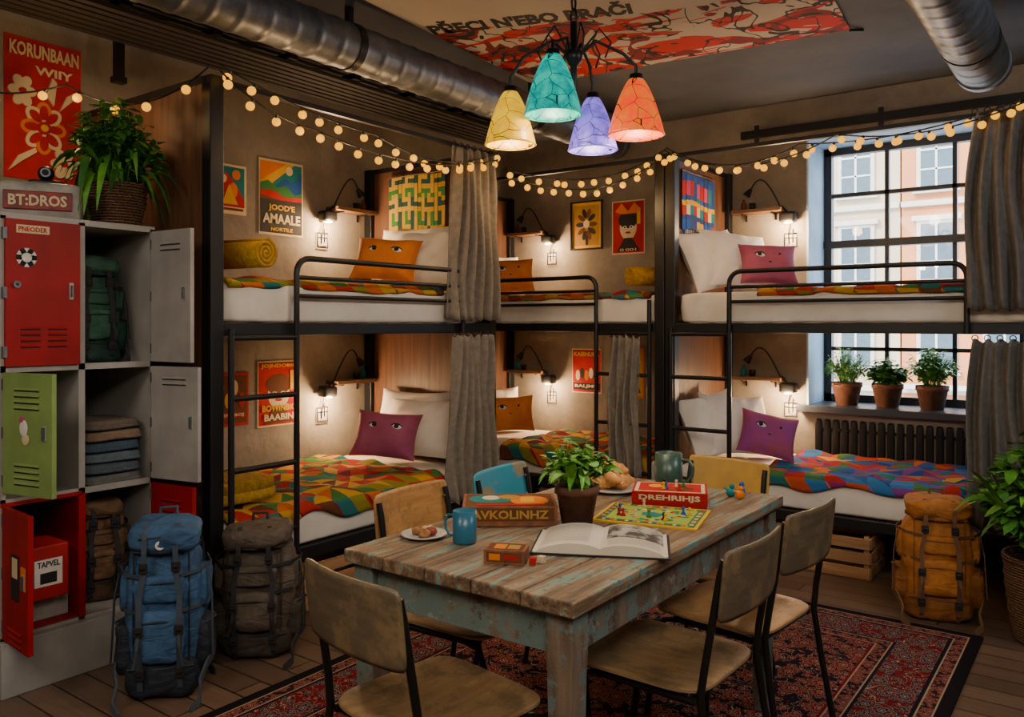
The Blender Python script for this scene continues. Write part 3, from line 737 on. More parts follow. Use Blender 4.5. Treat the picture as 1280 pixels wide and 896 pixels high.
sh = [(-1.670, 2.248, 1.965, 2.142, .083, stained('glass_yellow', (1, .56, .0), (.8, .38, 0), 1.1)),
      (-1.498, 2.251, 2.042, 2.235, .092, stained('glass_teal', (.0, .50, .37), (.0, .24, .22), 1.1)),
      (-1.495, 2.502, 1.968, 2.148, .083, stained('glass_violet', (.28, .19, .9), (.13, .09, .5), 1.25)),
      (-1.3245, 2.504, 1.998, 2.184, .092, stained('glass_red', (1, .05, .004), (.75, .15, .01), 1.25))]
for x, y, z0, z1, rr, mt in sh:
    lx, ly = x+1.496, y-2.377; H = z1-z0; zt = z1-ZC
    m = MB()
    m.tube([(0, 0, -.6), (lx*.35, ly*.35, -.53), (lx*.8, ly*.8, -.54+(zt+.55)*.3), (lx, ly, zt+.05), (lx, ly, zt)], .006, DARKMET, 8); m.obj('arm', ch)
    m = MB(); m.lathe([(.0, 0), (.022, 0), (.024, -.02), (.03, -.035), (0, -.035)], DARKMET, 16, (lx, ly, zt+.02)); m.obj('socket', ch)
    prof = [(.018, .002)]
    for i in range(15):
        t = i/14
        prof.append((rr*(.24+.56*math.sin(t*pi/2)**1.05+.20*t**3.2), -H*(.12*t+.88*t**1.35)*.985))
    prof += [(rr*1.03, -H), (rr*.99, -H)]
    m = MB(); m.lathe(prof, mt, 32); s_ = m.obj('lamp_shade', ch, loc=(lx, ly, zt)); s_.modifiers.new('s', 'SOLIDIFY').thickness = .004
    m = MB()
    for k in range(6):
        a = k*pi/3; m.tube([((p[0]+.001)*math.cos(a), (p[0]+.001)*math.sin(a), p[1]) for p in prof[:-1]], .0013, DARKMET, 5)
    m.tube([(prof[-2][0]*math.cos(t*pi/12), prof[-2][0]*math.sin(t*pi/12), -H) for t in range(25)], .003, DARKMET, 5)
    m.obj('lead_lines', ch, loc=(lx, ly, zt))
    m = MB(); m.sq((lx, ly, zt-.08), (.025, .025, .035), GLOW, 1); m.obj('bulb', ch)
    point('chandelier_light', (x, y, z0-.005), 9, (1, .78, .52), .03)

# ------------------------------------------------------------ rug
t = NT('oriental_rug'); v = t.coord(); x, y, z = t.sep(v)
HX, HY = 1.03, 1.62
ax = t.math('ABSOLUTE', x); ay = t.math('ABSOLUTE', y)
e = t.math('MINIMUM', t.math('SUBTRACT', HX, ax), t.math('SUBTRACT', HY, ay))
sv = t.comb(ax, ay, 0)
rk = (.17, .006, .010); nv = (.006, .007, .016); cr = (.40, .29, .19); br_ = (.09, .012, .014); rose = (.22, .035, .03); nv2 = (.015, .025, .055)
def rosette(scale, petals, rnd, k):
    n = t.n.new('ShaderNodeTexVoronoi'); t.L(sv, n.inputs['Vector']); n.inputs['Scale'].default_value = scale; n.inputs['Randomness'].default_value = rnd
    dx, dy, dz = t.sep(t.vop('SUBTRACT', sv, n.outputs['Position']))
    ang = t.math('ARCTAN2', dy, dx)
    d = t.math('MULTIPLY', t.math('SQRT', t.math('ADD', t.math('MULTIPLY', dx, dx), t.math('MULTIPLY', dy, dy))), scale)
    pet = t.math('ADD', 1.0, t.math('MULTIPLY', t.math('ABSOLUTE', t.math('COSINE', t.math('MULTIPLY', ang, petals/2))), -k))
    return t.math('MULTIPLY', d, pet), n
def vines(scale, w, dist=1.5):
    nn = t.noise(sv, scale, 1, .4, dist); return t.math('LESS_THAN', t.math('ABSOLUTE', t.math('SUBTRACT', nn, .5)), w)
def leaflets(scale, th):
    n = t.n.new('ShaderNodeTexVoronoi'); t.L(t.vmul(sv, (1, .6, 1)), n.inputs['Vector']); n.inputs['Scale'].default_value = scale
    return t.math('LESS_THAN', n.outputs['Distance'], th)
def floral(ground, sc, pet1, cA, cB, vc):
    c = t.mix(leaflets(sc*7, .24), ground, cB)
    c = t.mix(vines(sc*1.5, .010), c, vc)
    c = t.mix(leaflets(sc*5.2, .13), c, vc)
    f2, _ = rosette(sc*2.3, 5, .9, .35)
    m2 = t.math('LESS_THAN', f2, .24)
    c = t.mix(m2, c, t.ramp(f2, [(0, cB), (.05, cr), (.09, cA), (.19, cr), (.21, cB)], True))
    f1, _ = rosette(sc, pet1, .75, .38)
    m1 = t.math('LESS_THAN', f1, .28)
    c = t.mix(m1, c, t.ramp(f1, [(0, cr), (.03, cB), (.06, cr), (.08, cA), (.15, cr), (.162, rose), (.21, nv), (.23, cr), (.244, cA)], True))
    return c
field = floral(nv, 7, 8, rk, br_, cr)
border = floral(rk, 8, 6, nv2, nv, cr)
guard = floral(nv, 15, 4, rk, br_, rose)
gt_ = lambda k: t.math('GREATER_THAN', e, k)
c = t.mix(gt_(.045), (.006, .006, .008), (cr))
c = t.mix(gt_(.051), c, guard); c = t.mix(gt_(.095), c, cr); c = t.mix(gt_(.101), c, nv); c = t.mix(gt_(.115), c, border)
c = t.mix(gt_(.285), c, nv); c = t.mix(gt_(.297), c, cr); c = t.mix(gt_(.303), c, guard); c = t.mix(gt_(.35), c, cr); c = t.mix(gt_(.356), c, rk); c = t.mix(gt_(.366), c, field)
wear = t.noise(v, 3, 6)
c = t.mix(t.math('MULTIPLY', wear, .3), c, (.022, .012, .012))
t.L(c, t.b.inputs['Base Color']); t.b.inputs['Roughness'].default_value = .95; t.b.inputs['Specular IOR Level'].default_value = .12
t.bump(t.noise(v, 220, 2), .3, .004); RUG = t.m
m = MB(); m.bb((-HX, -HY, 0), (HX, HY, .01), RUG)
rg_ = m.obj('oriental_rug', loc=(-1.49, 2.40, 0)); tag(rg_, 'dark burgundy and navy oriental rug under the table', 'rug')

# ------------------------------------------------------------ table
t = NT('distressed_table'); v = t.coord(); st = t.vmul(v, (14, 1.2, 12))
g = t.noise(st, 3, 7, .65); wd = t.ramp(g, [(.32, (.36, .25, .155)), (.5, (.20, .125, .072)), (.68, (.06, .038, .025))])
p = t.noise(t.vmul(v, (6, 2.0, 3)), 3.2, 10, .8); pm = t.ramp(p, [(.485, (0, 0, 0)), (.50, (1, 1, 1))])
p2 = t.noise(t.vmul(v, (5, 2, 3)), 6, 10, .8); pm2 = t.ramp(p2, [(.58, (0, 0, 0)), (.60, (1, 1, 1))])
sp = t.noise(v, 30, 4); spm = t.ramp(sp, [(.60, (0, 0, 0)), (.66, (1, 1, 1))])
gm = t.math('GREATER_THAN', g, .46)
c = t.mix(t.math('MULTIPLY', pm, .85), wd, t.mix(gm, (.12, .29, .27), wd))
c = t.mix(t.math('MULTIPLY', pm2, .6), c, t.mix(gm, (.40, .38, .30), wd)); c = t.mix(t.math('MULTIPLY', spm, .6), c, (.05, .035, .025))
t.L(c, t.b.inputs['Base Color']); t.b.inputs['Roughness'].default_value = .5; t.bump(g, .6, .01); TAB = t.m
t = NT('distressed_table_legs'); v = t.coord(); st = t.vmul(v, (10, 10, 1.3)); g = t.noise(st, 3, 6); wd = t.ramp(g, [(.3, (.22, .15, .10)), (.7, (.08, .052, .038))])
p = t.noise(v, 10, 9, .78); pm = t.ramp(p, [(.49, (0, 0, 0)), (.515, (1, 1, 1))]); p2 = t.noise(v, 15, 9, .78); pm2 = t.ramp(p2, [(.58, (0, 0, 0)), (.60, (1, 1, 1))])
c = t.mix(t.math('MULTIPLY', pm, .85), wd, (.125, .185, .172)); c = t.mix(t.math('MULTIPLY', pm2, .6), c, (.32, .31, .26))
t.L(c, t.b.inputs['Base Color']); t.b.inputs['Roughness'].default_value = .6; t.bump(p, .4, .01); TABL = t.m
TX0, TX1, TY0, TY1 = -1.665, -.935, 1.49, 2.86
tb = root('dining_table', 'distressed wooden dining table with peeling teal paint', 'table', ((TX0+TX1)/2, (TY0+TY1)/2, .01))
TW, TL = TX1-TX0, TY1-TY0
m = MB(); k = 5
for i in range(k):
    w = TW/k; m.bb((-TW/2+i*w+.0018, -TL/2+.003*math.sin(i*3), .705), (-TW/2+(i+1)*w-.0018, TL/2+.003*math.cos(i*5), .74-.001*(i % 2)), TAB)
m.obj('tabletop', tb, bevel=.004)
m = MB()
for s in (-1, 1):
    m.bb((s*(TW/2-.05)-.011, -TL/2+.06, .60), (s*(TW/2-.05)+.011, TL/2-.06, .7045), TABL)
    m.bb((-TW/2+.06, s*(TL/2-.05)-.011, .60), (TW/2-.06, s*(TL/2-.05)+.011, .7045), TABL)
m.obj('apron', tb, bevel=.002)
for sx in (-1, 1):
    for sy in (-1, 1):
        cx, cy = sx*(TW/2-.055), sy*(TL/2-.055); m = MB()
        vs = []
        for z, q in ((0, .025), (.55, .033), (.6, .035), (.7045, .035)):
            vs += [(cx-q, cy-q, z), (cx+q, cy-q, z), (cx+q, cy+q, z), (cx-q, cy+q, z)]
        fs = [(3, 2, 1, 0), (12, 13, 14, 15)]
        for a in range(3):
            for b in range(4): fs.append((4*a+b, 4*a+(b+1) % 4, 4*a+4+(b+1) % 4, 4*a+4+b))
        m.add(vs, fs, TABL); m.obj('leg', tb, bevel=.004)

# ------------------------------------------------------------ chairs
def chair(loc, rz, sm, bm, fm, label):
    r = root('dining_chair', label, 'chair', loc, rz, 'school style dining chairs')
    m = MB(); pts = []
    for i in range(40):
        t = 2*pi*i/40; c, s = math.cos(t), math.sin(t)
        pts.append((.192*math.copysign(abs(c)**.35, c)*(1+.05*s), .19*math.copysign(abs(s)**.35, s)))
    n = 40; vs = []
    rings = [(1, -.001), (.985, .001), (.97, .002), (.8, -.002), (.4, -.008), (0.001, -.009)]
    for q, dz in rings: vs += [(x*q, y*q, .452+dz) for x, y in pts]
    K = len(rings)
    vs += [(x, y, .444) for x, y in pts]; vs += [(x*.001, y*.001, .434) for x, y in pts]
    fs = []
    for k in range(K-1):
        for i in range(n): fs.append((k*n+i, k*n+(i+1) % n, (k+1)*n+(i+1) % n, (k+1)*n+i))
    m.add(vs[:K*n], fs, sm, True)
    fs = []
    for i in range(n): fs.append((i, n+i, n+(i+1) % n, (i+1) % n)); fs.append((n+i, 2*n+i, 2*n+(i+1) % n, n+(i+1) % n))
    ed = vs[:n]+vs[K*n:]
    m.add(ed, fs, EDGE, False); m.obj('seat', r)
    m = MB(); Wb = .177
    def back(u, v):
        a = 2*u-1; b = 2*v-1
        k = 1-.05*abs(b)**11; kk = 1-.05*abs(a)**11
        x = a*Wb*k; z = .716+b*.088*kk
        y = -.238-.022*(1-a*a)-.11*(z-.715)
        return (x, y, z)
    m.grid(back, 30, 16, bm); m.obj('backrest', r, solid=.007)
    for s in (-1, 1):
        m = MB(); m.tube([(s*.19, -.26, 0), (s*.18, -.205, .30), (s*.173, -.185, .44), (s*.167, -.195, .52), (s*.163, -.232, .74), (s*.163, -.242, .78)], .0098, fm, 10)
        m.tube([(s*.19, -.26, 0), (s*.19, -.26, .02)], .013, BLADE, 10); m.obj('leg', r)
        m = MB(); m.tube([(s*.185, .22, 0), (s*.172, .175, .36), (s*.167, .15, .415), (s*.167, .10, .425), (s*.173, -.17, .425)], .0098, fm, 10)
        m.tube([(s*.185, .22, 0), (s*.185, .219, .02)], .013, BLADE, 10); m.obj('leg', r)
    m = MB(); m.tube([(-.167, .12, .423), (.167, .12, .423)], .008, fm, 8); m.tube([(-.173, -.16, .423), (.173, -.16, .423)], .008, fm, 8)
    m.obj('seat_frame', r)
    for s in (-1, 1):
        for z in (.68, .75): m = MB(); m.sq((s*.155, -.234-.11*(z-.715), z), (.006, .006, .006), GALV, 1, None, 6, 8); m.obj('rivet', r)
    return r
def wornwood(name, c1, c2, c3, ax):
    t = NT(name); v = t.coord(); g = t.noise(t.vmul(v, (2, 16, 16) if ax == 'x' else (16, 2, 16)), 3, 7, .6)
    c = t.ramp(g, [(.3, c1), (.7, c2)]); w = t.noise(v, 7, 9, .75); wm = t.ramp(w, [(.5, (0, 0, 0)), (.6, (1, 1, 1))])
    t.L(t.mix(t.math('MULTIPLY', wm, .75), c, c3), t.b.inputs['Base Color']); t.b.inputs['Roughness'].default_value = .42; t.bump(g, .2, .004); return t.m
EDGE = M('ply_edge', (.32, .20, .10), .6)
SEATD = wornwood('chair_seat_worn', (.34, .205, .09), (.19, .11, .05), (.10, .068, .038), 'y')
BACKD = wornwood('chair_back_worn', (.155, .115, .07), (.09, .066, .042), (.25, .165, .08), 'x')
SEATL = wornwood('chair_wood_light', (.52, .27, .085), (.35, .165, .05), (.24, .12, .045), 'x')
WB = M('worn_blue_paint', (.03, .26, .36), .55, c2=(.30, .22, .10), scale=9, lo=.52, hi=.6)
WY = M('worn_yellow_paint', (.55, .33, .06), .55, c2=(.38, .23, .06), scale=7)
FM = M('chair_tube', (.04, .038, .036), .35, .8)
chair((-1.30, 1.46, .01), math.radians(-8), SEATD, BACKD, FM, 'worn plywood chair with dark back at table end')
chair((-.985, 2.03, .01), math.radians(88), SEATD, BACKD, FM, 'worn plywood chair with dark back tucked at table')
chair((-.975, 2.50, .01), math.radians(84), SEATL, BACKD, FM, 'worn plywood chair with honey brown seat beside the table')
chair((-1.62, 1.98, .01), math.radians(-88), SEATD, SEATL, FM, 'light wooden plywood chair with steel legs')
chair((-1.61, 2.46, .01), math.radians(-86), SEATD, WB, FM, 'chair with chipped turquoise painted backrest')
chair((-1.28, 2.88, .01), math.radians(172), SEATL, WY, FM, 'chair with worn mustard yellow backrest at table end')

# ------------------------------------------------------------ plants
def leaves(m, n, L0, L1, w, e0, e1, droop, mats, seed, zb=0, rb=.02, stem=.25, amin=0, amax=2*pi):
    R = random.Random(seed)
    for i in range(n):
        a = R.uniform(amin, amax); el = R.uniform(e0, e1); L = R.uniform(L0, L1); dr = droop*R.uniform(.5, 1.5)
        bx, by = rb*math.cos(a)*R.random(), rb*math.sin(a)*R.random()
        ww = w*R.uniform(.7, 1.2); K = 8; vs = []; tw = R.uniform(-.8, .8); cv = R.uniform(-.4, .4)
        for k in range(K+1):
            t = k/K; rr = L*math.cos(el)*t; z = L*math.sin(el)*t-dr*L*t*t*t*1.2
            aa = a+cv*t
            sd = Vector((-math.sin(aa), math.cos(aa), tw*.6)).normalized()
            p = Vector((bx+rr*math.cos(aa), by+rr*math.sin(aa), zb+z))
            u = max(0, (t-stem)/(1-stem)); hw = ww*.5*(math.sin(pi*u**.75)**.8 if 0 < u < 1 else 0)+.001
            vs += [p-sd*hw+Vector((0, 0, hw*.35)), p, p+sd*hw+Vector((0, 0, hw*.35))]
        fs = []
        for k in range(K): fs += [(3*k, 3*k+1, 3*k+4, 3*k+3), (3*k+1, 3*k+2, 3*k+5, 3*k+4)]
        m.add(vs, fs, mats[R.randrange(len(mats))], True)
def bush(m, n, R0, H, lw, mats, seed, zb, wf=.33, nl=9, r0=.03):
    R = random.Random(seed)
    for i in range(n):
        a = R.uniform(0, 2*pi); q = R.uniform(0, 1)**.6; tip = Vector((R0*q*math.cos(a), R0*q*math.sin(a), zb+H*R.uniform(.55, 1)*(1-.45*q*q)))
        base = Vector((r0*math.cos(a), r0*math.sin(a), zb)); mid = (base+tip)/2+Vector((0, 0, H*.12))
        m.tube([base, mid, tip], .0014, mats[0], 4, True, False)
        for k in range(nl):
            t = .3+.7*k/(nl-1); p = base.lerp(mid, t*2) if t < .5 else mid.lerp(tip, t*2-1)
            b = R.uniform(0, 2*pi); d = Vector((math.cos(b), math.sin(b), R.uniform(-.5, .7))).normalized(); l = lw*R.uniform(.7, 1.3)
            sdv = d.cross(Vector((0, 0, 1))).normalized()*l*wf; dn = Vector((0, 0, -l*.12))
            m.add([p, p+d*l*.35+sdv*.9, p+d*l*.7+sdv*.7+dn, p+d*l+dn*2, p+d*l*.7-sdv*.7+dn, p+d*l*.35-sdv*.9, p+d*l*.5-Vector((0, 0, l*.05))], [(0, 1, 6), (1, 2, 6), (2, 3, 6), (3, 4, 6), (4, 5, 6), (5, 0, 6)], mats[R.randrange(len(mats))], True)
def pot(m, r0, r1, h, mat, rim=.006):
    m.lathe([(0, 0), (r0, 0), (r1, h*.8), (r1+rim, h*.8), (r1+rim, h), (r1-.004, h), (r1-.008, h*.86), (0, h*.86)], mat, 28)
t = NT('wicker'); v = t.coord()
wv = t.n.new('ShaderNodeTexWave'); wv.bands_direction = 'Z'; t.L(v, wv.inputs['Vector']); wv.inputs['Scale'].default_value = 28; wv.inputs['Distortion'].default_value = 3; wv.inputs['Detail Scale'].default_value = 6
t.L(t.ramp(wv.outputs['Fac'], [(.2, (.07, .03, .016)), (.8, (.34, .17, .08))]), t.b.inputs['Base Color']); t.b.inputs['Roughness'].default_value = .8; t.bump(wv.outputs['Fac'], 1, .02); WICK = t.m
def basket(r, r0, r1, h):
    m = MB(); prof = [(0, 0), (r0, 0)]
    for i in range(1, 15): prof.append((r0+(r1-r0)*math.sin(i/14*pi/2)+(.003 if i % 2 else -.002), h*i/14))
    prof += [(r1-.012, h), (r1-.014, h*.8), (0, h*.8)]; m.lathe(prof, WICK, 40)
    for zz in (h, h*.97): m.tube([(r1*math.cos(t*pi/16), r1*math.sin(t*pi/16), zz) for t in range(33)], .008, WICK, 6)
    m.obj('wicker_basket', r)
r = root('potted_plant', 'leafy green plant in wicker basket on top of the lockers', 'plant', (-3.38, 1.775, 1.745)); basket(r, .085, .118, .18)
m = MB(); leaves(m, 80, .22, .42, .034, .75, 1.5, .7, (LEAF, LEAF, LEAF2), 11, .16, .08, .45); bush(m, 120, .18, .40, .052, (LEAF, LEAF2, LEAF2), 18, .16, .3, 9); m.obj('foliage', r)
r = root('potted_plant', 'bushy leafy floor plant in a wicker basket', 'plant', (-.22, 4.14, 0)); basket(r, .14, .18, .36)
m = MB(); leaves(m, 150, .36, .66, .042, .95, 1.52, .35, (LEAF, LEAF2, LEAF), 12, .33, .12, .4); bush(m, 160, .27, .62, .078, (LEAF, LEAF2, LEAF2), 19, .33, .3, 10, .08); m.obj('foliage', r)
r = root('potted_plant', 'bright green plant in brown clay pot on the table', 'plant', (-1.31, 2.10, .75)); m = MB(); pot(m, .046, .062, .115, TERRA); m.obj('pot', r)
m = MB(); m.lathe([(0, .1), (.055, .1)], SOIL, 20); m.obj('soil', r)
m = MB(); leaves(m, 60, .13, .20, .030, .8, 1.5, .35, (LEAF2, LEAF2, LEAF3), 3, .098, .035, .3); bush(m, 60, .10, .17, .036, (LEAF2, LEAF2, LEAF), 4, .098, .3, 6, .02); m.obj('foliage', r)
for i, x in enumerate((-1.44, -1.19, -.93)):
    r = root('sill_plant', ['feathery green herb in a dark pot on the windowsill', 'small leafy green herb in a pot on windowsill', 'bushy pale green herb in a pot on windowsill'][i], 'plant', (x, 5.68, .815))
    m = MB(); pot(m, .065, .09, .15, TERRA); m.obj('pot', r); m = MB(); m.lathe([(0, .13), (.08, .13)], SOIL, 20); m.obj('soil', r)
    m = MB(); bush(m, [110, 90, 120][i], [.15, .13, .16][i], [.27, .2, .28][i], [.034, .045, .038][i], [(LEAF2, LEAF2, LEAF3), (LEAF, LEAF2), (LEAF2, LEAF3)][i], 5+i, .125, [.2, .4, .3][i]); m.obj('foliage', r)

# ------------------------------------------------------------ lockers
lk = root('locker_unit', 'grey metal locker unit with red and green doors', 'locker', (0, 0, 0))
X0, X1 = -4.10, -3.25; YA, YM, YE = 1.275, 1.565, 1.865; ZS = (.20, .70, 1.185, 1.745); th = .012
m = MB(); m.bb((X0, YA-.01, 0), (X1+.04, YE, .2), GREYM); m.obj('plinth', lk, bevel=.004)
m = MB()
for y in (YA, YM-th/2, YE-th): m.bb((X0, y, .2), (X1, y+th, 1.745), GREYM)
for z in ZS: m.bb((X0, YA, z-(th if z > .2 else 0)), (X1+.002, YE, z+(0 if z > .2 else th)), GREYM)
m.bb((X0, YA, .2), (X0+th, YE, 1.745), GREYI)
m.bb((X1-.0, YA-.004, .2), (X1+.006, YA+.018, 1.745), GREYM); m.bb((X1, YM-.012, .2), (X1+.006, YM+.012, 1.745), GREYM); m.bb((X1, YE-.02, .2), (X1+.006, YE, 1.745), GREYM)
for z in ZS: m.bb((X1, YA, z-.012), (X1+.006, YE, z+.012), GREYM)
m.obj('body', lk)
t = NT('locker_red'); v = t.coord(); f = t.noise(v, 5); sc = t.noise(t.vmul(v, (9, 9, 2)), 9, 6, .75); sm_ = t.ramp(sc, [(.66, (0, 0, 0)), (.69, (1, 1, 1))])
t.L(t.mix(t.math('MULTIPLY', sm_, .7), t.ramp(f, [(.35, (.36, .006, .009)), (.65, (.24, .004, .007))]), (.06, .03, .028)), t.b.inputs['Base Color']); t.b.inputs['Roughness'].default_value = .5; t.b.inputs['Specular IOR Level'].default_value = .25; LRED = t.m
t = NT('locker_green'); v = t.coord(); f = t.noise(v, 5); sc = t.noise(t.vmul(v, (9, 9, 2)), 9, 6, .75); sm_ = t.ramp(sc, [(.66, (0, 0, 0)), (.69, (1, 1, 1))])
t.L(t.mix(t.math('MULTIPLY', sm_, .6), t.ramp(f, [(.35, (.24, .35, .10)), (.65, (.18, .27, .08))]), (.10, .12, .05)), t.b.inputs['Base Color']); t.b.inputs['Roughness'].default_value = .5; t.b.inputs['Specular IOR Level'].default_value = .3; LGRN = t.m
def door(hinge, ang, w, z0, z1, mat, label, outer=-1, vents=((.78, 4), (.2, 4)), cols=1):
    d = MB(); h = z1-z0-.02
    d.bb((0, -.009, 0), (w, .009, h), mat)
    for zf, k in vents:
        for i in range(k):
            for cx in ([w*.5] if cols == 1 else [w*.32, w*.68]):
                for s in (-1, 1):
                    d.box((cx, s*.0095, h*zf+(i-k/2)*.022), (w*(.5 if cols == 1 else .26), .005, .009), mat, (s*.5, 0, 0))
                    d.box((cx, s*.0095, h*zf+(i-k/2)*.022-.007), (w*(.5 if cols == 1 else .26), .0012, .004), INK)
    o = d.obj('door', lk, bevel=.0015, loc=(hinge[0], hinge[1], z0+.01), rot=(0, 0, ang)); o['label'] = label
    k = MB()
    for s in (-1, 1):
        k.bb((w*.84, s*.009, h*.46), (w*.90, s*.013, h*.58), GREYM); k.box((w*.87, s*.016, h*.52), (.008, .012, .045), GALV)
    k.obj('handle', o, bevel=.001)
    for zz in (.1, .5, .9):
        k = MB(); k.cyl((0, 0, h*zz-.02), (0, 0, h*zz+.02), .011, GALV, 8); k.obj('hinge', o)
    return o
DW = .265
d1 = door((X1+.012, YA+.012), pi/2, DW, ZS[2], ZS[3], LRED, 'closed red locker door with vents and stickers', vents=((.22, 4),), cols=2)
k = MB(); k.bb((.035, -.0115, .49), (.15, -.0095, .52), CREAM); k.obj('sticker', d1)
text(d1, 'PNEODER', .10, .018, REDP, (.092, -.0122, .505), (pi/2, 0, 0))
k = MB()
for a in range(6): k.box((.07, -.0108, .40), (.07, .002, .018), WHITE if a % 2 else INK, (0, a*pi/6, 0))
k.cyl((.07, -.013, .40), (.07, -.0095, .40), .018, WHITE, 16); k.obj('star_sticker', d1)
k = MB(); k.cyl((.035, -.02, .30), (.035, -.009, .30), .013, GALV, 16); k.cyl((.035, -.022, .30), (.035, -.02, .30), .005, INK, 10); k.obj('lock', d1)
d2 = door((X1+.012, YE-.012), math.radians(4), .26, ZS[2], ZS[3], GREYM, 'open pale grey locker door', vents=((.90, 2),))
d3 = door((X1+.012, YA+.012), math.radians(12), DW, ZS[1]+.03, ZS[2], LGRN, 'open light green locker door with vents', vents=((.82, 4), (.2, 4)))
k = MB(); k.sq((.12, -.0115, .24), (.022, .003, .03), WHITE, 1); k.sq((.11, -.0115, .27), (.012, .003, .012), PINKP, 1); k.sq((.13, -.0115, .20), (.02, .003, .02), CREAM, 1); k.obj('sticker', d3)
d4 = door((X1+.012, YE-.012), math.radians(12), .26, ZS[1], ZS[2], GREYM, 'open pale grey locker door', vents=((.90, 2),))
d5 = door((X1+.012, YA+.012), math.radians(-4), .25, ZS[0], ZS[1], LRED, 'open red locker door with photo stickers', vents=((.1, 3),))
k = MB(); k.bb((.10, -.012, .17), (.17, -.0095, .33), INK); k.bb((.11, -.0125, .25), (.16, -.012, .32), CREAM); k.bb((.19, -.012, .22), (.23, -.0095, .30), ORANGE); k.obj('sticker', d5)
d6 = door((X1+.012, YE-.012), math.radians(8), .25, ZS[0], ZS[1], LRED, 'open red locker door', vents=((.85, 3),))
m = MB(); g = .003
m.bb((X0+.02, YA+th+g, .216), (X0+.03, YM-.01, .685), LRED); m.bb((X0+.02, YM-.014, .216), (X1-.003, YM-.008, .685), LRED); m.bb((X0+.02, YA+th, .216), (X1-.003, YA+th+.006, .685), LRED); m.bb((X0+.02, YA+th, .213), (X1-.003, YM-.01, .22), LRED)
m.bb((X1, YM-.013, .21), (X1+.008, YM+.013, .69), LRED); m.bb((X1, YA, .685), (X1+.008, YM, .70), LRED); m.obj('red_liner', lk)
m = MB(); m.bb((-.09, -.075, 0), (.09, .075, .20), RED); o = m.obj('metal_cash_box', loc=(-3.31, 1.43, .32), bevel=.006); tag(o, 'small red metal box with a paper label inside locker', 'box')
m = MB(); m.bb((.0905, -.05, .05), (.092, .05, .15), WHITE); m.bb((.092, -.03, .06), (.0925, .03, .10), INK); m.obj('paper_label', o)
text(o, 'TAPVEL', .08, .022, INK, (.0932, 0, .132), (pi/2, 0, pi/2))
m = MB(); m.bb((-.10, -.12, 0), (.10, .12, .098), GREYM); o = m.obj('cardboard_box', loc=(-3.4, 1.42, .221), bevel=.003); tag(o, 'plain grey storage box inside the locker', 'box')
for i, c in enumerate([(.13, .13, .13), (.08, .10, .13), (.11, .15, .18), (.055, .09, .13), (.22, .14, .10), (.13, .10, .075)]):
    mt = M('towel_%d' % i, c, .95, scale=60, bump=.6); m = MB(); hh = .022
    m.sq((0, 0, hh), (.13, .115, hh), mt, .35, .3); m.sq((.004, 0, hh*.6), (.133, .117, hh*.5), mt, .5, .3); m.crumple(.004, 9, i, 0)
    tag(m.obj('folded_towel', loc=(-3.40+.006*math.sin(i*2), 1.715+.004*math.cos(i*3), .70+i*.0435)), ['grey', 'slate blue', 'blue grey', 'navy', 'brown', 'dark brown'][i]+' folded towel in locker stack', 'towel', 'towels stacked in locker')
rb = root('radio_case', 'chunky grey retro case with dark red front and pale lettering', 'box', (-3.39, 1.475, 1.745), math.radians(62))
PALE = M('pale_case', (.36, .335, .30), .5, c2=(.22, .205, .18), scale=14)
DRED = M('dark_red_panel', (.30, .02, .02), .5, c2=(.14, .015, .015), scale=18)
m = MB(); m.sq((0, 0, .075), (.145, .09, .075), PALE, .22); m.bb((-.14, -.085, -.0), (.14, .085, .012), DARKMET); m.obj('case', rb)
m = MB(); m.bb((-.115, -.097, .04), (.115, -.085, .112), DRED); m.obj('front_panel', rb, bevel=.004)
text(rb, 'BT:DROS', .195, .042, CREAM, (0, -.0985, .076), (pi/2, 0, 0), bold=.03)
m = MB(); m.sq((.02, 0, .156), (.06, .045, .010), DARKMET, .4); m.cyl((.02, 0, .156), (.02, -.0, .178), .012, DARKMET)
m.sq((.02, 0, .195), (.03, .03, .03), DARKMET, 1); m.cyl((.02, -.02, .195), (.02, -.035, .195), .018, GALV); m.cyl((.02, -.034, .195), (.02, -.037, .195), .012, INK); m.obj('round_lens', rb)
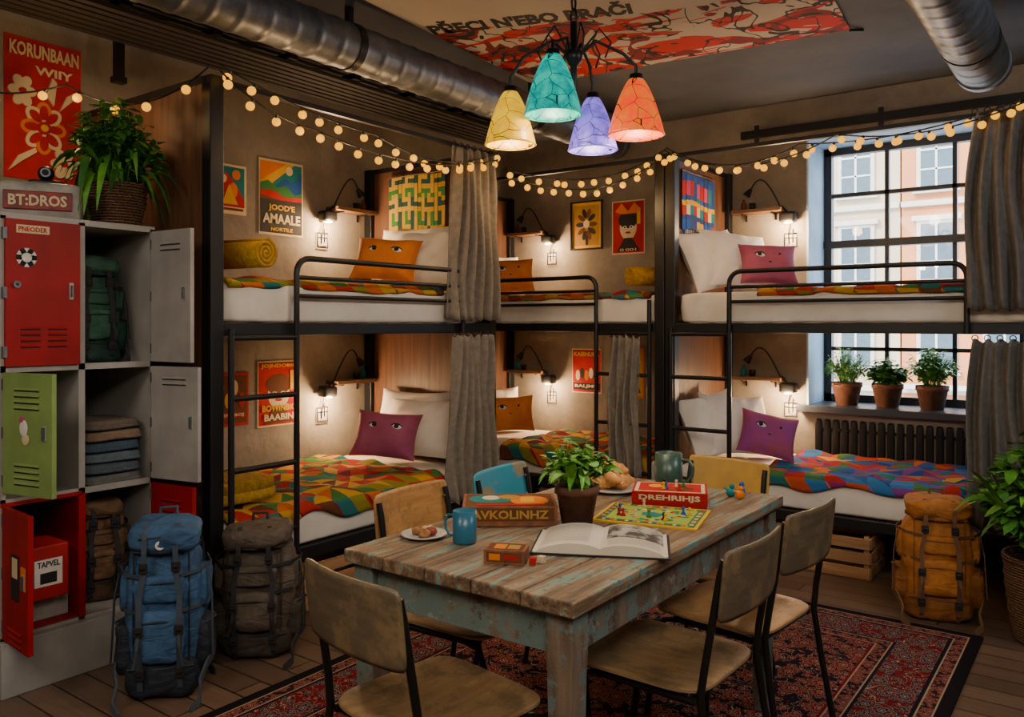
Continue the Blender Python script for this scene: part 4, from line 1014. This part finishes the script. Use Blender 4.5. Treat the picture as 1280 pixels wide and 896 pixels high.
# ------------------------------------------------------------ backpacks
def packmat(name, c, k):
    t = NT(name); v = t.coord(); f = t.noise(v, 12, 6, .6)
    t.L(t.ramp(f, [(.35, c), (.65, tuple(x*.55 for x in c))]), t.b.inputs['Base Color']); t.b.inputs['Roughness'].default_value = .75; t.b.inputs['Specular IOR Level'].default_value = .35
    w = t.noise(t.vmul(v, (1, 1, 2.0)), 11, 2, .5, 1.2); t.bump(w, .55, .02); return t.m
def backpack(loc, rz, w, h, d, c1, c2, label, straps=BLADE, seed=0, accent=None):
    A = packmat('pack_%d' % seed, c1, 1); B = packmat('pack_dark_%d' % seed, c2, 1)
    r = root('backpack', label, 'backpack', loc, rz)
    amp = w*.04; Rg = random.Random(seed)
    lean = Rg.uniform(-.03, .03)
    m = MB(); m.sq((0, 0, h*.45), (w*.34, d*.42, h*.43), A, .42, .5, 50, 72)
    vs = []
    for x, y, z in m.v:
        q = z/h; s = .80+.26*math.sin(min(1, q*1.3)*pi*.72)
        vs.append((x*s+lean*w*q, y*s, z))
    m.v = vs; m.crumple(amp, 4/w, seed, .004); m.obj('main_body', r)
    m = MB()
    for x in (-w*.25, w*.25): m.tube([(x, -d*.40, h*.12), (x*1.02, -d*.435, h*.5), (x, -d*.40, h*.82)], .0035, B, 6)
    m.obj('piping', r)
    m = MB(); m.sq((0, -.01, h*.12), (w*.35, d*.47, h*.12), B, .5, .5, 30, 50); m.crumple(amp*.8, 4/w, seed+5, .002); m.tube([(-w*.3, -d*.47, h*.19), (0, -d*.51, h*.185), (w*.3, -d*.47, h*.19)], .003, straps, 6); m.obj('bottom_compartment', r)
    m = MB(); m.sq((0, -.012, h*.905), (w*.33, d*.52, h*.085), A, .6, .55, 30, 56, (Rg.uniform(-.08, .05), Rg.uniform(-.05, .05), 0)); m.crumple(amp*.9, 4/w, seed+2)
    m.ribbon([(-w*.33, -d*.1, h*.85), (-w*.26, -d*.42, h*.845), (0, -d*.545, h*.845), (w*.26, -d*.42, h*.845), (w*.33, -d*.1, h*.85)], .016, .006, (0, 0, 1), B)
    m.tube([(-w*.2, -d*.52, h*.915), (0, -d*.56, h*.925), (w*.2, -d*.52, h*.915)], .003, B, 6); m.obj('top_lid', r)
    m = MB(); m.sq((0, -d*.46, h*.37), (w*.215, d*.17, h*.145), A, .42, .45, 24, 40); m.crumple(amp*.5, 5/w, seed+3)
    m.tube([(-w*.18, -d*.60, h*.455), (0, -d*.64, h*.465), (w*.18, -d*.60, h*.455)], .0045, B, 6); m.obj('front_pocket', r)
    m = MB(); m.sq((0, -d*.43, h*.63), (w*.21, d*.11, h*.075), A, .42, .42, 14, 28); m.crumple(amp*.4, 5/w, seed+8); m.tube([(-w*.17, -d*.535, h*.665), (w*.17, -d*.535, h*.665)], .0035, B, 6); m.obj('upper_pocket', r)
    for s in (-1, 1):
        m = MB(); m.sq((s*w*.36, -d*.04, h*.27), (w*.10, d*.28, h*.15), B, .5, .6, 18, 28); m.crumple(amp*.7, 5/w, seed+4+s); m.tube([(s*w*.40, -d*.30, h*.40), (s*w*.47, -d*.04, h*.405), (s*w*.42, d*.2, h*.40)], .004, straps, 6); m.obj('side_pocket', r)
        m = MB(); m.sq((s*w*.345, 0, h*.59), (w*.075, d*.24, h*.12), A, .5, .55, 14, 24); m.crumple(amp*.5, 5/w, seed+6+s); m.obj('side_pouch', r)
        x = s*w*.14; xs = s*w*.18
        m = MB()
        m.ribbon([(x, -d*.38, h*.985), (x, -d*.55, h*.92), (x, -d*.575, h*.84), (x*1.05, -d*.57, h*.72), (xs, -d*.59, h*.60), (xs, -d*.645, h*.48), (xs, -d*.66, h*.34), (xs, -d*.58, h*.2), (xs, -d*.53, h*.08), (xs, -d*.42, h*.015)], .018, .004, (1, 0, 0), straps)
        m.obj('compression_strap', r)
        for (bx, by, bz) in ((x*1.05, -d*.585, h*.76), (xs, -d*.665, h*.42), (xs, -d*.575, h*.17)):
            m = MB(); m.box((bx, by, bz), (.03, .013, .034), INK); m.box((bx, by-.006, bz), (.018, .006, .012), DARKMET); m.obj('buckle', r, bevel=.002)
        m = MB(); m.ribbon([(s*w*.38, d*.2, h*.22), (s*w*.46, -d*.12, h*.21), (s*w*.41, -d*.50, h*.18), (s*w*.37, -d*.66, h*.12), (s*w*.39, -d*.78, h*.05), (s*w*.31, -d*.92, .006)], .026, .008, (0, .3, 1), straps); m.obj('hip_belt', r)
        m = MB(); m.ribbon([(s*w*.41, -d*.2, h*.70), (s*w*.45, -d*.24, h*.55), (s*w*.46, -d*.3, h*.36), (s*w*.47, -d*.34, h*.22)], .012, .003, (.3, 1, 0), straps); m.obj('loose_strap', r)
        m = MB(); P = [(s*w*.20, d*.40, h*.90), (s*w*.24, d*.62, h*.76), (s*w*.27, d*.64, h*.5), (s*w*.30, d*.42, h*.2)]
        m.ribbon(P, .045, .014, (1, 0, 0), B); m.obj('shoulder_strap', r)
        for zz in (.50, .70):
            m = MB(); m.ribbon([(s*w*.18, -d*.50, h*zz), (s*w*.34, -d*.36, h*(zz+.01)), (s*w*.425, 0, h*(zz+.015)), (s*w*.36, d*.3, h*(zz+.03))], .013, .004, (0, 0, 1), straps); m.obj('side_strap', r)
        m = MB(); m.ribbon([(s*w*.18, -d*.68, h*.40), (s*w*.19, -d*.72, h*.33), (s*w*.22, -d*.69, h*.22)], .010, .002, (1, 0, 0), straps); m.obj('strap_tail', r)
    m = MB(); m.tube([(-.03, d*.2, h*.97), (-.028, d*.2, h*1.03), (.028, d*.2, h*1.03), (.03, d*.2, h*.97)], .007, straps, 8); m.obj('haul_loop', r)
    if accent:
        m = MB(); m.cyl((0, -d*.50, h*.88), (0, -d*.565, h*.88), .016, accent, 16); m.box((0, -d*.57, h*.88), (.014, .003, .006), BLUEP); m.obj('round_badge', r)
    return r
SBL = M('strap_blue_grey', (.045, .06, .085), .8)
backpack((-2.84, 1.68, 0), math.radians(50), .37, .64, .25, (.05, .125, .26), (.025, .032, .05), 'blue hiking backpack standing on floor by lockers', seed=1, accent=WHITE, straps=SBL)
backpack((-2.86, 2.10, 0), math.radians(45), .41, .54, .24, (.115, .088, .066), (.06, .048, .037), 'dark grey brown hiking backpack on floor', seed=2)
backpack((-.67, 4.22, 0), math.radians(14), .41, .56, .24, (.50, .185, .035), (.32, .115, .022), 'tan orange hiking backpack standing on floor', seed=3, straps=M('strap_brown', (.14, .07, .03), .8))
backpack((-3.47, 1.72, 1.188), math.radians(75), .27, .44, .20, (.05, .15, .10), (.02, .07, .05), 'dark green backpack inside the open locker', seed=4)
backpack((-3.43, 1.72, .214), math.radians(75), .27, .42, .20, (.19, .10, .05), (.09, .05, .028), 'brown backpack inside the lower locker', seed=5)

# ------------------------------------------------------------ crates, radiator
CRW = wood('crate_wood', (.42, .23, .10), (.24, .12, .05), 'x')
def crate(loc, rz, w, d, h, label):
    m = MB()
    for s in (-1, 1):
        for i in range(3):
            z = h*(i+.5)/3
            m.box((0, s*d/2, z), (w, .012, h/3*.74), CRW); m.box((s*w/2, 0, z), (.012, d-.012, h/3*.74), CRW)
        for t_ in (-1, 1): m.box((s*(w/2-.02), t_*(d/2-.018), h/2), (.026, .022, h), CRW)
    m.box((0, 0, .008), (w, d, .012), CRW)
    tag(m.obj('wooden_crate', loc=loc, rot=(0, 0, rz), bevel=.002), label, 'crate', 'slatted wooden crates')
crate((-1.25, 4.72, 0), 0, .42, .32, .23, 'slatted wooden crate under lower bunk')
crate((-1.70, 4.80, 0), .03, .42, .32, .23, 'slatted wooden crate pushed under the lower bunk')
crate((-3.22, 2.72, 0), pi/2, .46, .34, .23, 'slatted wooden crate under lower bunk')
crate((-3.24, 3.25, 0), pi/2, .46, .34, .23, 'slatted wooden crate pushed under the lower bunk')
crate((-3.0, 4.82, 0), 0, .42, .32, .23, 'slatted wooden crate under the corner bunk')
rd = root('radiator', 'black cast iron column radiator below the window', 'radiator', (-1.58, 5.535, 0))
IRON = M('cast_iron', (.02, .02, .022), .45, .6)
for i in range(18):
    m = MB(); m.sq((i*.055, 0, .43), (.023, .012, .30), IRON, .3, .5, 10, 12); m.obj('radiator_column', rd)
m = MB(); m.tube([(-.02, 0, .66), (.96, 0, .66)], .010, IRON, 8); m.obj('radiator_pipe', rd)
m = MB(); m.tube([(-.02, 0, .2), (.96, 0, .2)], .010, IRON, 8); m.obj('radiator_pipe', rd)
for x in (.02, .92): m = MB(); m.bb((x-.012, -.01, 0), (x+.012, .01, .16), IRON); m.obj('radiator_foot', rd)

# ------------------------------------------------------------ things on the table
TZ = .75
WORN = M('worn_box_side', (.30, .10, .035), .75, c2=(.12, .05, .025), scale=22)
def gamebox(loc, rz, w, d, h, side, top, label, words, tcol, parts):
    r = root('board_game_box', label, 'game box', loc, rz)
    m = MB(); m.bb((-w/2, -d/2, 0), (w/2, d/2, h*.96), side); m.obj('box_base', r, bevel=.002)
    m = MB(); m.bb((-w/2-.002, -d/2-.002, h*.2), (w/2+.002, d/2+.002, h), side)
    k = 0
    for (sp, cx, cy, sw, sh_, mt) in parts:
        k += 1
        if sp == 'r': m.bb((cx*w-sw*w/2, cy*d-sh_*d/2, h), (cx*w+sw*w/2, cy*d+sh_*d/2, h+.0004*k), mt)
        else: m.poly([(cx*w+sw*w/2*math.cos(q*pi/8), cy*d+sh_*d/2*math.sin(q*pi/8)) for q in range(16)], h, h+.0004*k, mt)
    m.bb((-w*.47, -d/2-.0026, h*.27), (w*.47, -d/2-.002, h*.93), top); m.obj('box_lid', r, bevel=.0005)
    text(r, words, w*.82, h*.44, tcol, (0, -d/2-.0036, h*.61), (pi/2, 0, 0), bold=.03)
    return r
gamebox((-1.505, 2.02, TZ), math.radians(38), .28, .19, .058, WORN, BROWNP, 'worn brown and orange board game box with bold lettering', 'AVKOLINHZ', GOLD,
        [('r', 0, 0, .95, .92, BROWNP), ('e', -.2, .1, .5, .6, TEALP), ('e', .22, -.05, .42, .7, ORANGE), ('r', .2, 0, .15, .35, YELLOW), ('e', -.2, .15, .2, .3, CREAM), ('e', .0, .2, .25, .3, GOLD), ('r', 0, -.38, .7, .1, REDP)])
gamebox((-1.21, 2.53, TZ), math.radians(24), .24, .17, .05, REDP, REDP, 'red board game box with pieces on the lid', 'DREHRIHJS', CREAM, [('r', 0, 0, .95, .92, CREAM), ('r', 0, 0, .85, .8, REDP), ('e', -.2, .1, .2, .3, YELLOW), ('e', .2, -.1, .25, .3, BROWNP)])
r = root('card_box', 'small worn brown card box on the table', 'box', (-1.245, 1.66, TZ), math.radians(25))
m = MB(); m.bb((-.052, -.035, 0), (.052, .035, .035), WORN); m.bb((-.046, -.03, .035), (.046, .03, .0355), BROWNP); m.bb((-.03, -.02, .0355), (.0, .02, .036), ORANGE); m.bb((.005, -.018, .0355), (.035, .018, .036), GOLD); m.obj('box_body', r, bevel=.0015)
m = MB(); m.bb((-.045, -.0362, .006), (.045, -.0352, .03), BROWNP); m.bb((-.038, -.0368, .010), (-.01, -.0362, .026), ORANGE); m.bb((0, -.0368, .012), (.035, -.0362, .023), REDP); m.obj('printed_label', r)
for i, (x, y) in enumerate(((-1.175, 1.675), (-1.165, 1.70))):
    m = MB(); m.box((0, 0, .008), (.016, .016, .016), CREAM if i else REDP)
    for k in range(3): m.sq((-.004+.004*k, -.0082, .004+.004*k), (.0015, .0006, .0015), INK, 1, None, 4, 6)
    tag(m.obj('game_die', loc=(x, y, TZ), rot=(0, 0, .5+i), bevel=.002), 'small game die beside the card box', 'die')
MUGB = M('mug_blue', (.025, .15, .24), .3, c2=(.018, .10, .17)); MUGG = M('mug_green', (.04, .085, .065), .3)
def mug(name, loc, rz, r0, h, mt, label):
    r = root(name, label, 'mug', loc, rz)
    m = MB(); m.lathe([(0, 0), (r0*.9, 0), (r0, h*.06), (r0, h), (r0*.92, h), (r0*.88, h*.08), (0, h*.08)], mt, 32); m.obj('cup_body', r)
    m = MB(); m.tube([(r0*.96, 0, h*.82), (r0*1.5, 0, h*.82), (r0*1.8, 0, h*.62), (r0*1.75, 0, h*.38), (r0*1.4, 0, h*.2), (r0*.96, 0, h*.2)], r0*.12, mt, 10); m.obj('handle', r)
    m = MB(); m.lathe([(0, h*.82), (r0*.9, h*.82)], M('coffee', (.03, .012, .005), .2), 20); m.obj('coffee', r)
    return r
mug('coffee_mug', (-1.442, 1.73, TZ), math.radians(195), .033, .088, MUGB, 'plain blue ceramic mug with coffee on table')
mug('tall_mug', (-1.33, 2.77, TZ), math.radians(10), .05, .125, MUGG, 'dark green enamel pitcher mug on the table')
PL = M('plate_ceramic', (.6, .57, .52), .25)
m = MB(); m.lathe([(0, 0), (.04, 0), (.065, .01), (.064, .013), (.04, .005), (0, .005)], PL, 36); tag(m.obj('plate', loc=(-1.57, 1.705, TZ)), 'small pale ceramic plate with pastries', 'plate')
PAS = M('pastry', (.42, .2, .07), .8, c2=(.2, .08, .03), scale=30, bump=.6); JAM = M('jam_pastry', (.25, .03, .02), .5, scale=30, bump=.5)
for i, (dx, dy, mt) in enumerate(((-.018, -.006, PAS), (.015, .012, JAM), (.02, -.018, PAS), (-.006, .024, CREAM))):
    m = MB(); m.sq((0, 0, .012), (.018, .015, .012), mt, .8); m.sq((.004, .002, .021), (.009, .008, .005), JAM if mt is PAS else PAS, 1, None, 6, 10); m.crumple(.004, 60, i, 0)
    tag(m.obj('pastry', loc=(-1.57+dx, 1.705+dy, TZ+.004), rot=(0, 0, i)), 'small pastry piece on the plate', 'pastry', 'pastries on the plate')
m = MB(); m.tube([(-.06, 0, .004), (.03, 0, .004)], [.003, .0025], GALV, 6); m.sq((.045, 0, .005), (.018, .009, .003), GALV, 1, None, 6, 10)
tag(m.obj('teaspoon', loc=(-1.50, 1.79, TZ), rot=(0, 0, -.5)), 'steel teaspoon lying near the plate', 'spoon')
CRO = M('croissant_crust', (.75, .36, .10), .6, c2=(.45, .18, .04), scale=22, bump=.5)
m = MB(); m.lathe([(0, 0), (.07, 0), (.105, .012), (.104, .016), (.07, .006), (0, .006)], PL, 36); tag(m.obj('plate', loc=(-1.46, 2.59, TZ)), 'pale plate piled with croissants', 'plate')
for i, (dx, dy, z, a) in enumerate(((-.03, -.04, .006, .2), (.04, .02, .006, 1.6), (-.04, .045, .006, 2.9), (0, 0, .045, .8), (.03, -.05, .03, 2.2))):
    m = MB(); P = []; Rr = []
    for k in range(25):
        t = k/24; an = pi*(.1+.8*t); P.append((.05*math.cos(an), .038*math.sin(an)-.02, .026)); Rr.append((.006+.021*math.sin(pi*t))*(1+.10*math.sin(t*2*pi*5)))
    m.tube(P, Rr, CRO, 12)
    tag(m.obj('croissant', loc=(-1.46+dx, 2.59+dy, TZ+z), rot=(.1*i, 0, a)), 'golden baked croissant on the plate', 'croissant', 'croissants on the plate')
PAGE = M('page_paper', (.70, .63, .51), .8, c2=(.62, .55, .44)); TXT = M('print_text', (.3, .28, .25), .9)
GREYT = M('print_grey', (.42, .38, .33), .8, c2=(.05, .045, .04), scale=24, lo=.42, hi=.58)
bk = root('open_book', 'large open picture book lying on the table', 'book', (-1.125, 1.93, TZ), math.radians(27))
def pz(x): a = abs(x)/.175; return .005+.028*math.sin(min(1, a*.95+.10)*pi)**.6*(1-.25*a) if a < .98 else .007
m = MB(); m.bb((-.182, -.12, 0), (.182, .12, .004), INK); m.obj('cover', bk)
m = MB()
for s in (-1, 1):
    m.grid(lambda u, v, s=s: (s*.175*u, -.113+.226*v, pz(s*.175*u)+.001), 20, 4, PAGE)
    for ys in (-.113, .113):
        m.grid(lambda u, v, s=s, ys=ys: (s*.175*u, ys, .004+(pz(s*.175*u)-.003)*v), 20, 1, PAGE)
    m.bb((s*.173, -.113, .003), (s*.175, .113, .008), PAGE)
m.obj('pages', bk)
m = MB()
def patch(x0, x1, y0, y1, mt):
    m.grid(lambda u, v: (x0+(x1-x0)*u, y0+(y1-y0)*v, pz(x0+(x1-x0)*u)+.0018), 12, 2, mt)
patch(.015, .165, -.03, .105, GREYT)
for i in range(5): patch(.02, .155, -.045-i*.012, -.0425-i*.012, TXT)
for i in range(15): patch(-.155, -.03, .088-i*.012, .0905-i*.012, TXT)
m.obj('page_print', bk)
bd = root('game_board', 'colourful green and yellow board game board flat on table', 'game board', (-1.165, 2.31, TZ), math.radians(14))
m = MB(); m.bb((-.16, -.13, 0), (.16, .13, .006), YELLOW); m.bb((-.15, -.12, .006), (.15, .12, .0065), GREENP)
LG = M('board_light_green', (.30, .42, .05), .8)
m.bb((-.125, -.095, .0065), (.125, .095, .007), LG)
cs = [REDP, CREAM, BLUEP, ORANGE, YELLOW, TEALP]
for i in range(40):
    t_ = i/40*2*pi; m.lathe([(.0, .0078), (.0078, .0076), (.0078, .007)], cs[i % 6], 10, (.085*math.cos(t_)*(1+.25*math.sin(3*t_)), .066*math.sin(t_)*(1+.2*math.cos(4*t_)), 0))
for i in range(24):
    xx = -.138+.012*i
    for yy in (-.107, .107): m.bb((xx-.0045, yy-.006, .0065), (xx+.0045, yy+.006, .0072), cs[(i+(yy > 0)) % 6])
for i in range(15):
    yy = -.09+.0128*i
    for xx in (-.1375, .1375): m.bb((xx-.006, yy-.0045, .0065), (xx+.006, yy+.0045, .0072), cs[(i*2+(xx > 0)) % 6])
m.poly([(-.03, -.02), (.02, -.035), (.04, .01), (0, .03), (-.035, .015)], .007, .0075, TEALP)
for q in range(7): m.poly([(.115*math.cos(q*.9+k*pi/4)*.12+.1*math.cos(q*.9), .075*math.sin(q*.9)+.012*math.sin(q*.9+k*pi/4)) for k in range(8)], .007, .0074, GREENP)
m.obj('printed_board', bd)
R = random.Random(4)
for i in range(16):
    onb = i < 10
    if onb: x, y, z = -1.165+R.uniform(-.12, .12), 2.31+R.uniform(-.09, .09), TZ+.0075
    else: x, y, z = -1.21+R.uniform(-.07, .07), 2.53+R.uniform(-.05, .05), TZ+.0515
    mt = [REDP, CREAM, BLUEP, YELLOW, INK, GREENP][i % 6]
    m = MB(); m.lathe([(0, 0), (.008, 0), (.008, .003), (.004, .008), (.003, .016), (0, .018)], mt, 12); m.sq((0, 0, .019), (.0055, .0055, .0055), mt, 1, None, 6, 10)
    tag(m.obj('game_pawn', loc=(x, y, z)), 'small %s game pawn %s' % (['red', 'cream', 'blue', 'yellow', 'black', 'green'][i % 6], 'on the board' if onb else 'on red game box'), 'game piece', 'game pawns')
for i, (x, y) in enumerate(((-1.08, 2.74), (-1.04, 2.72), (-1.06, 2.79))):
    m = MB(); m.sq((0, 0, .015), (.016, .012, .015), [TEALP, ORANGE, BLUEP][i], .8); m.sq((.004, 0, .036), (.009, .009, .009), [TEALP, ORANGE, BLUEP][i], 1)
    m.cyl((-.012, 0, .02), (-.024, 0, .03), .003, [TEALP, ORANGE, BLUEP][i], 6)
    tag(m.obj('toy_figure', loc=(x, y, TZ), rot=(0, 0, i)), 'tiny %s toy figure on the table' % ['teal', 'orange', 'blue'][i], 'toy')

# ------------------------------------------------------------ lighting
w = bpy.data.worlds.new('sky'); bpy.context.scene.world = w; w.use_nodes = True
bg = w.node_tree.nodes['Background']; bg.inputs[0].default_value = (.66, .82, 1, 1); bg.inputs[1].default_value = 7.5
s = bpy.data.lights.new('sun', 'SUN'); s.energy = 9.0; s.angle = .1; s.color = (1, .86, .68)
so = bpy.data.objects.new('sun', s); COL.objects.link(so); so.rotation_euler = Vector((.35, .8, -.6)).to_track_quat('-Z', 'Y').to_euler()
def area(name, loc, d, size, e, col):
    l = bpy.data.lights.new(name, 'AREA'); l.size = size; l.energy = e; l.color = col
    o = bpy.data.objects.new(name, l); o.location = loc; o.rotation_euler = Vector(d).to_track_quat('-Z', 'Y').to_euler(); COL.objects.link(o)
area('fill_light', (.2, .2, 2.75), (-.5, .6, -1), 1.4, 72, (1, .87, .71))  # added warm fill from behind the camera, no fixture there
area('fill_light', (.9, 3.0, 2.75), (-.8, 0, -1), .8, 30, (.88, .93, 1))  # added cool fill from the right, not a fitting of the room
area('fill_light', (-2.0, -.6, 2.75), (-.3, .6, -1), 1.0, 40, (1, .86, .70))  # added out-of-view fill that brightens the locker side
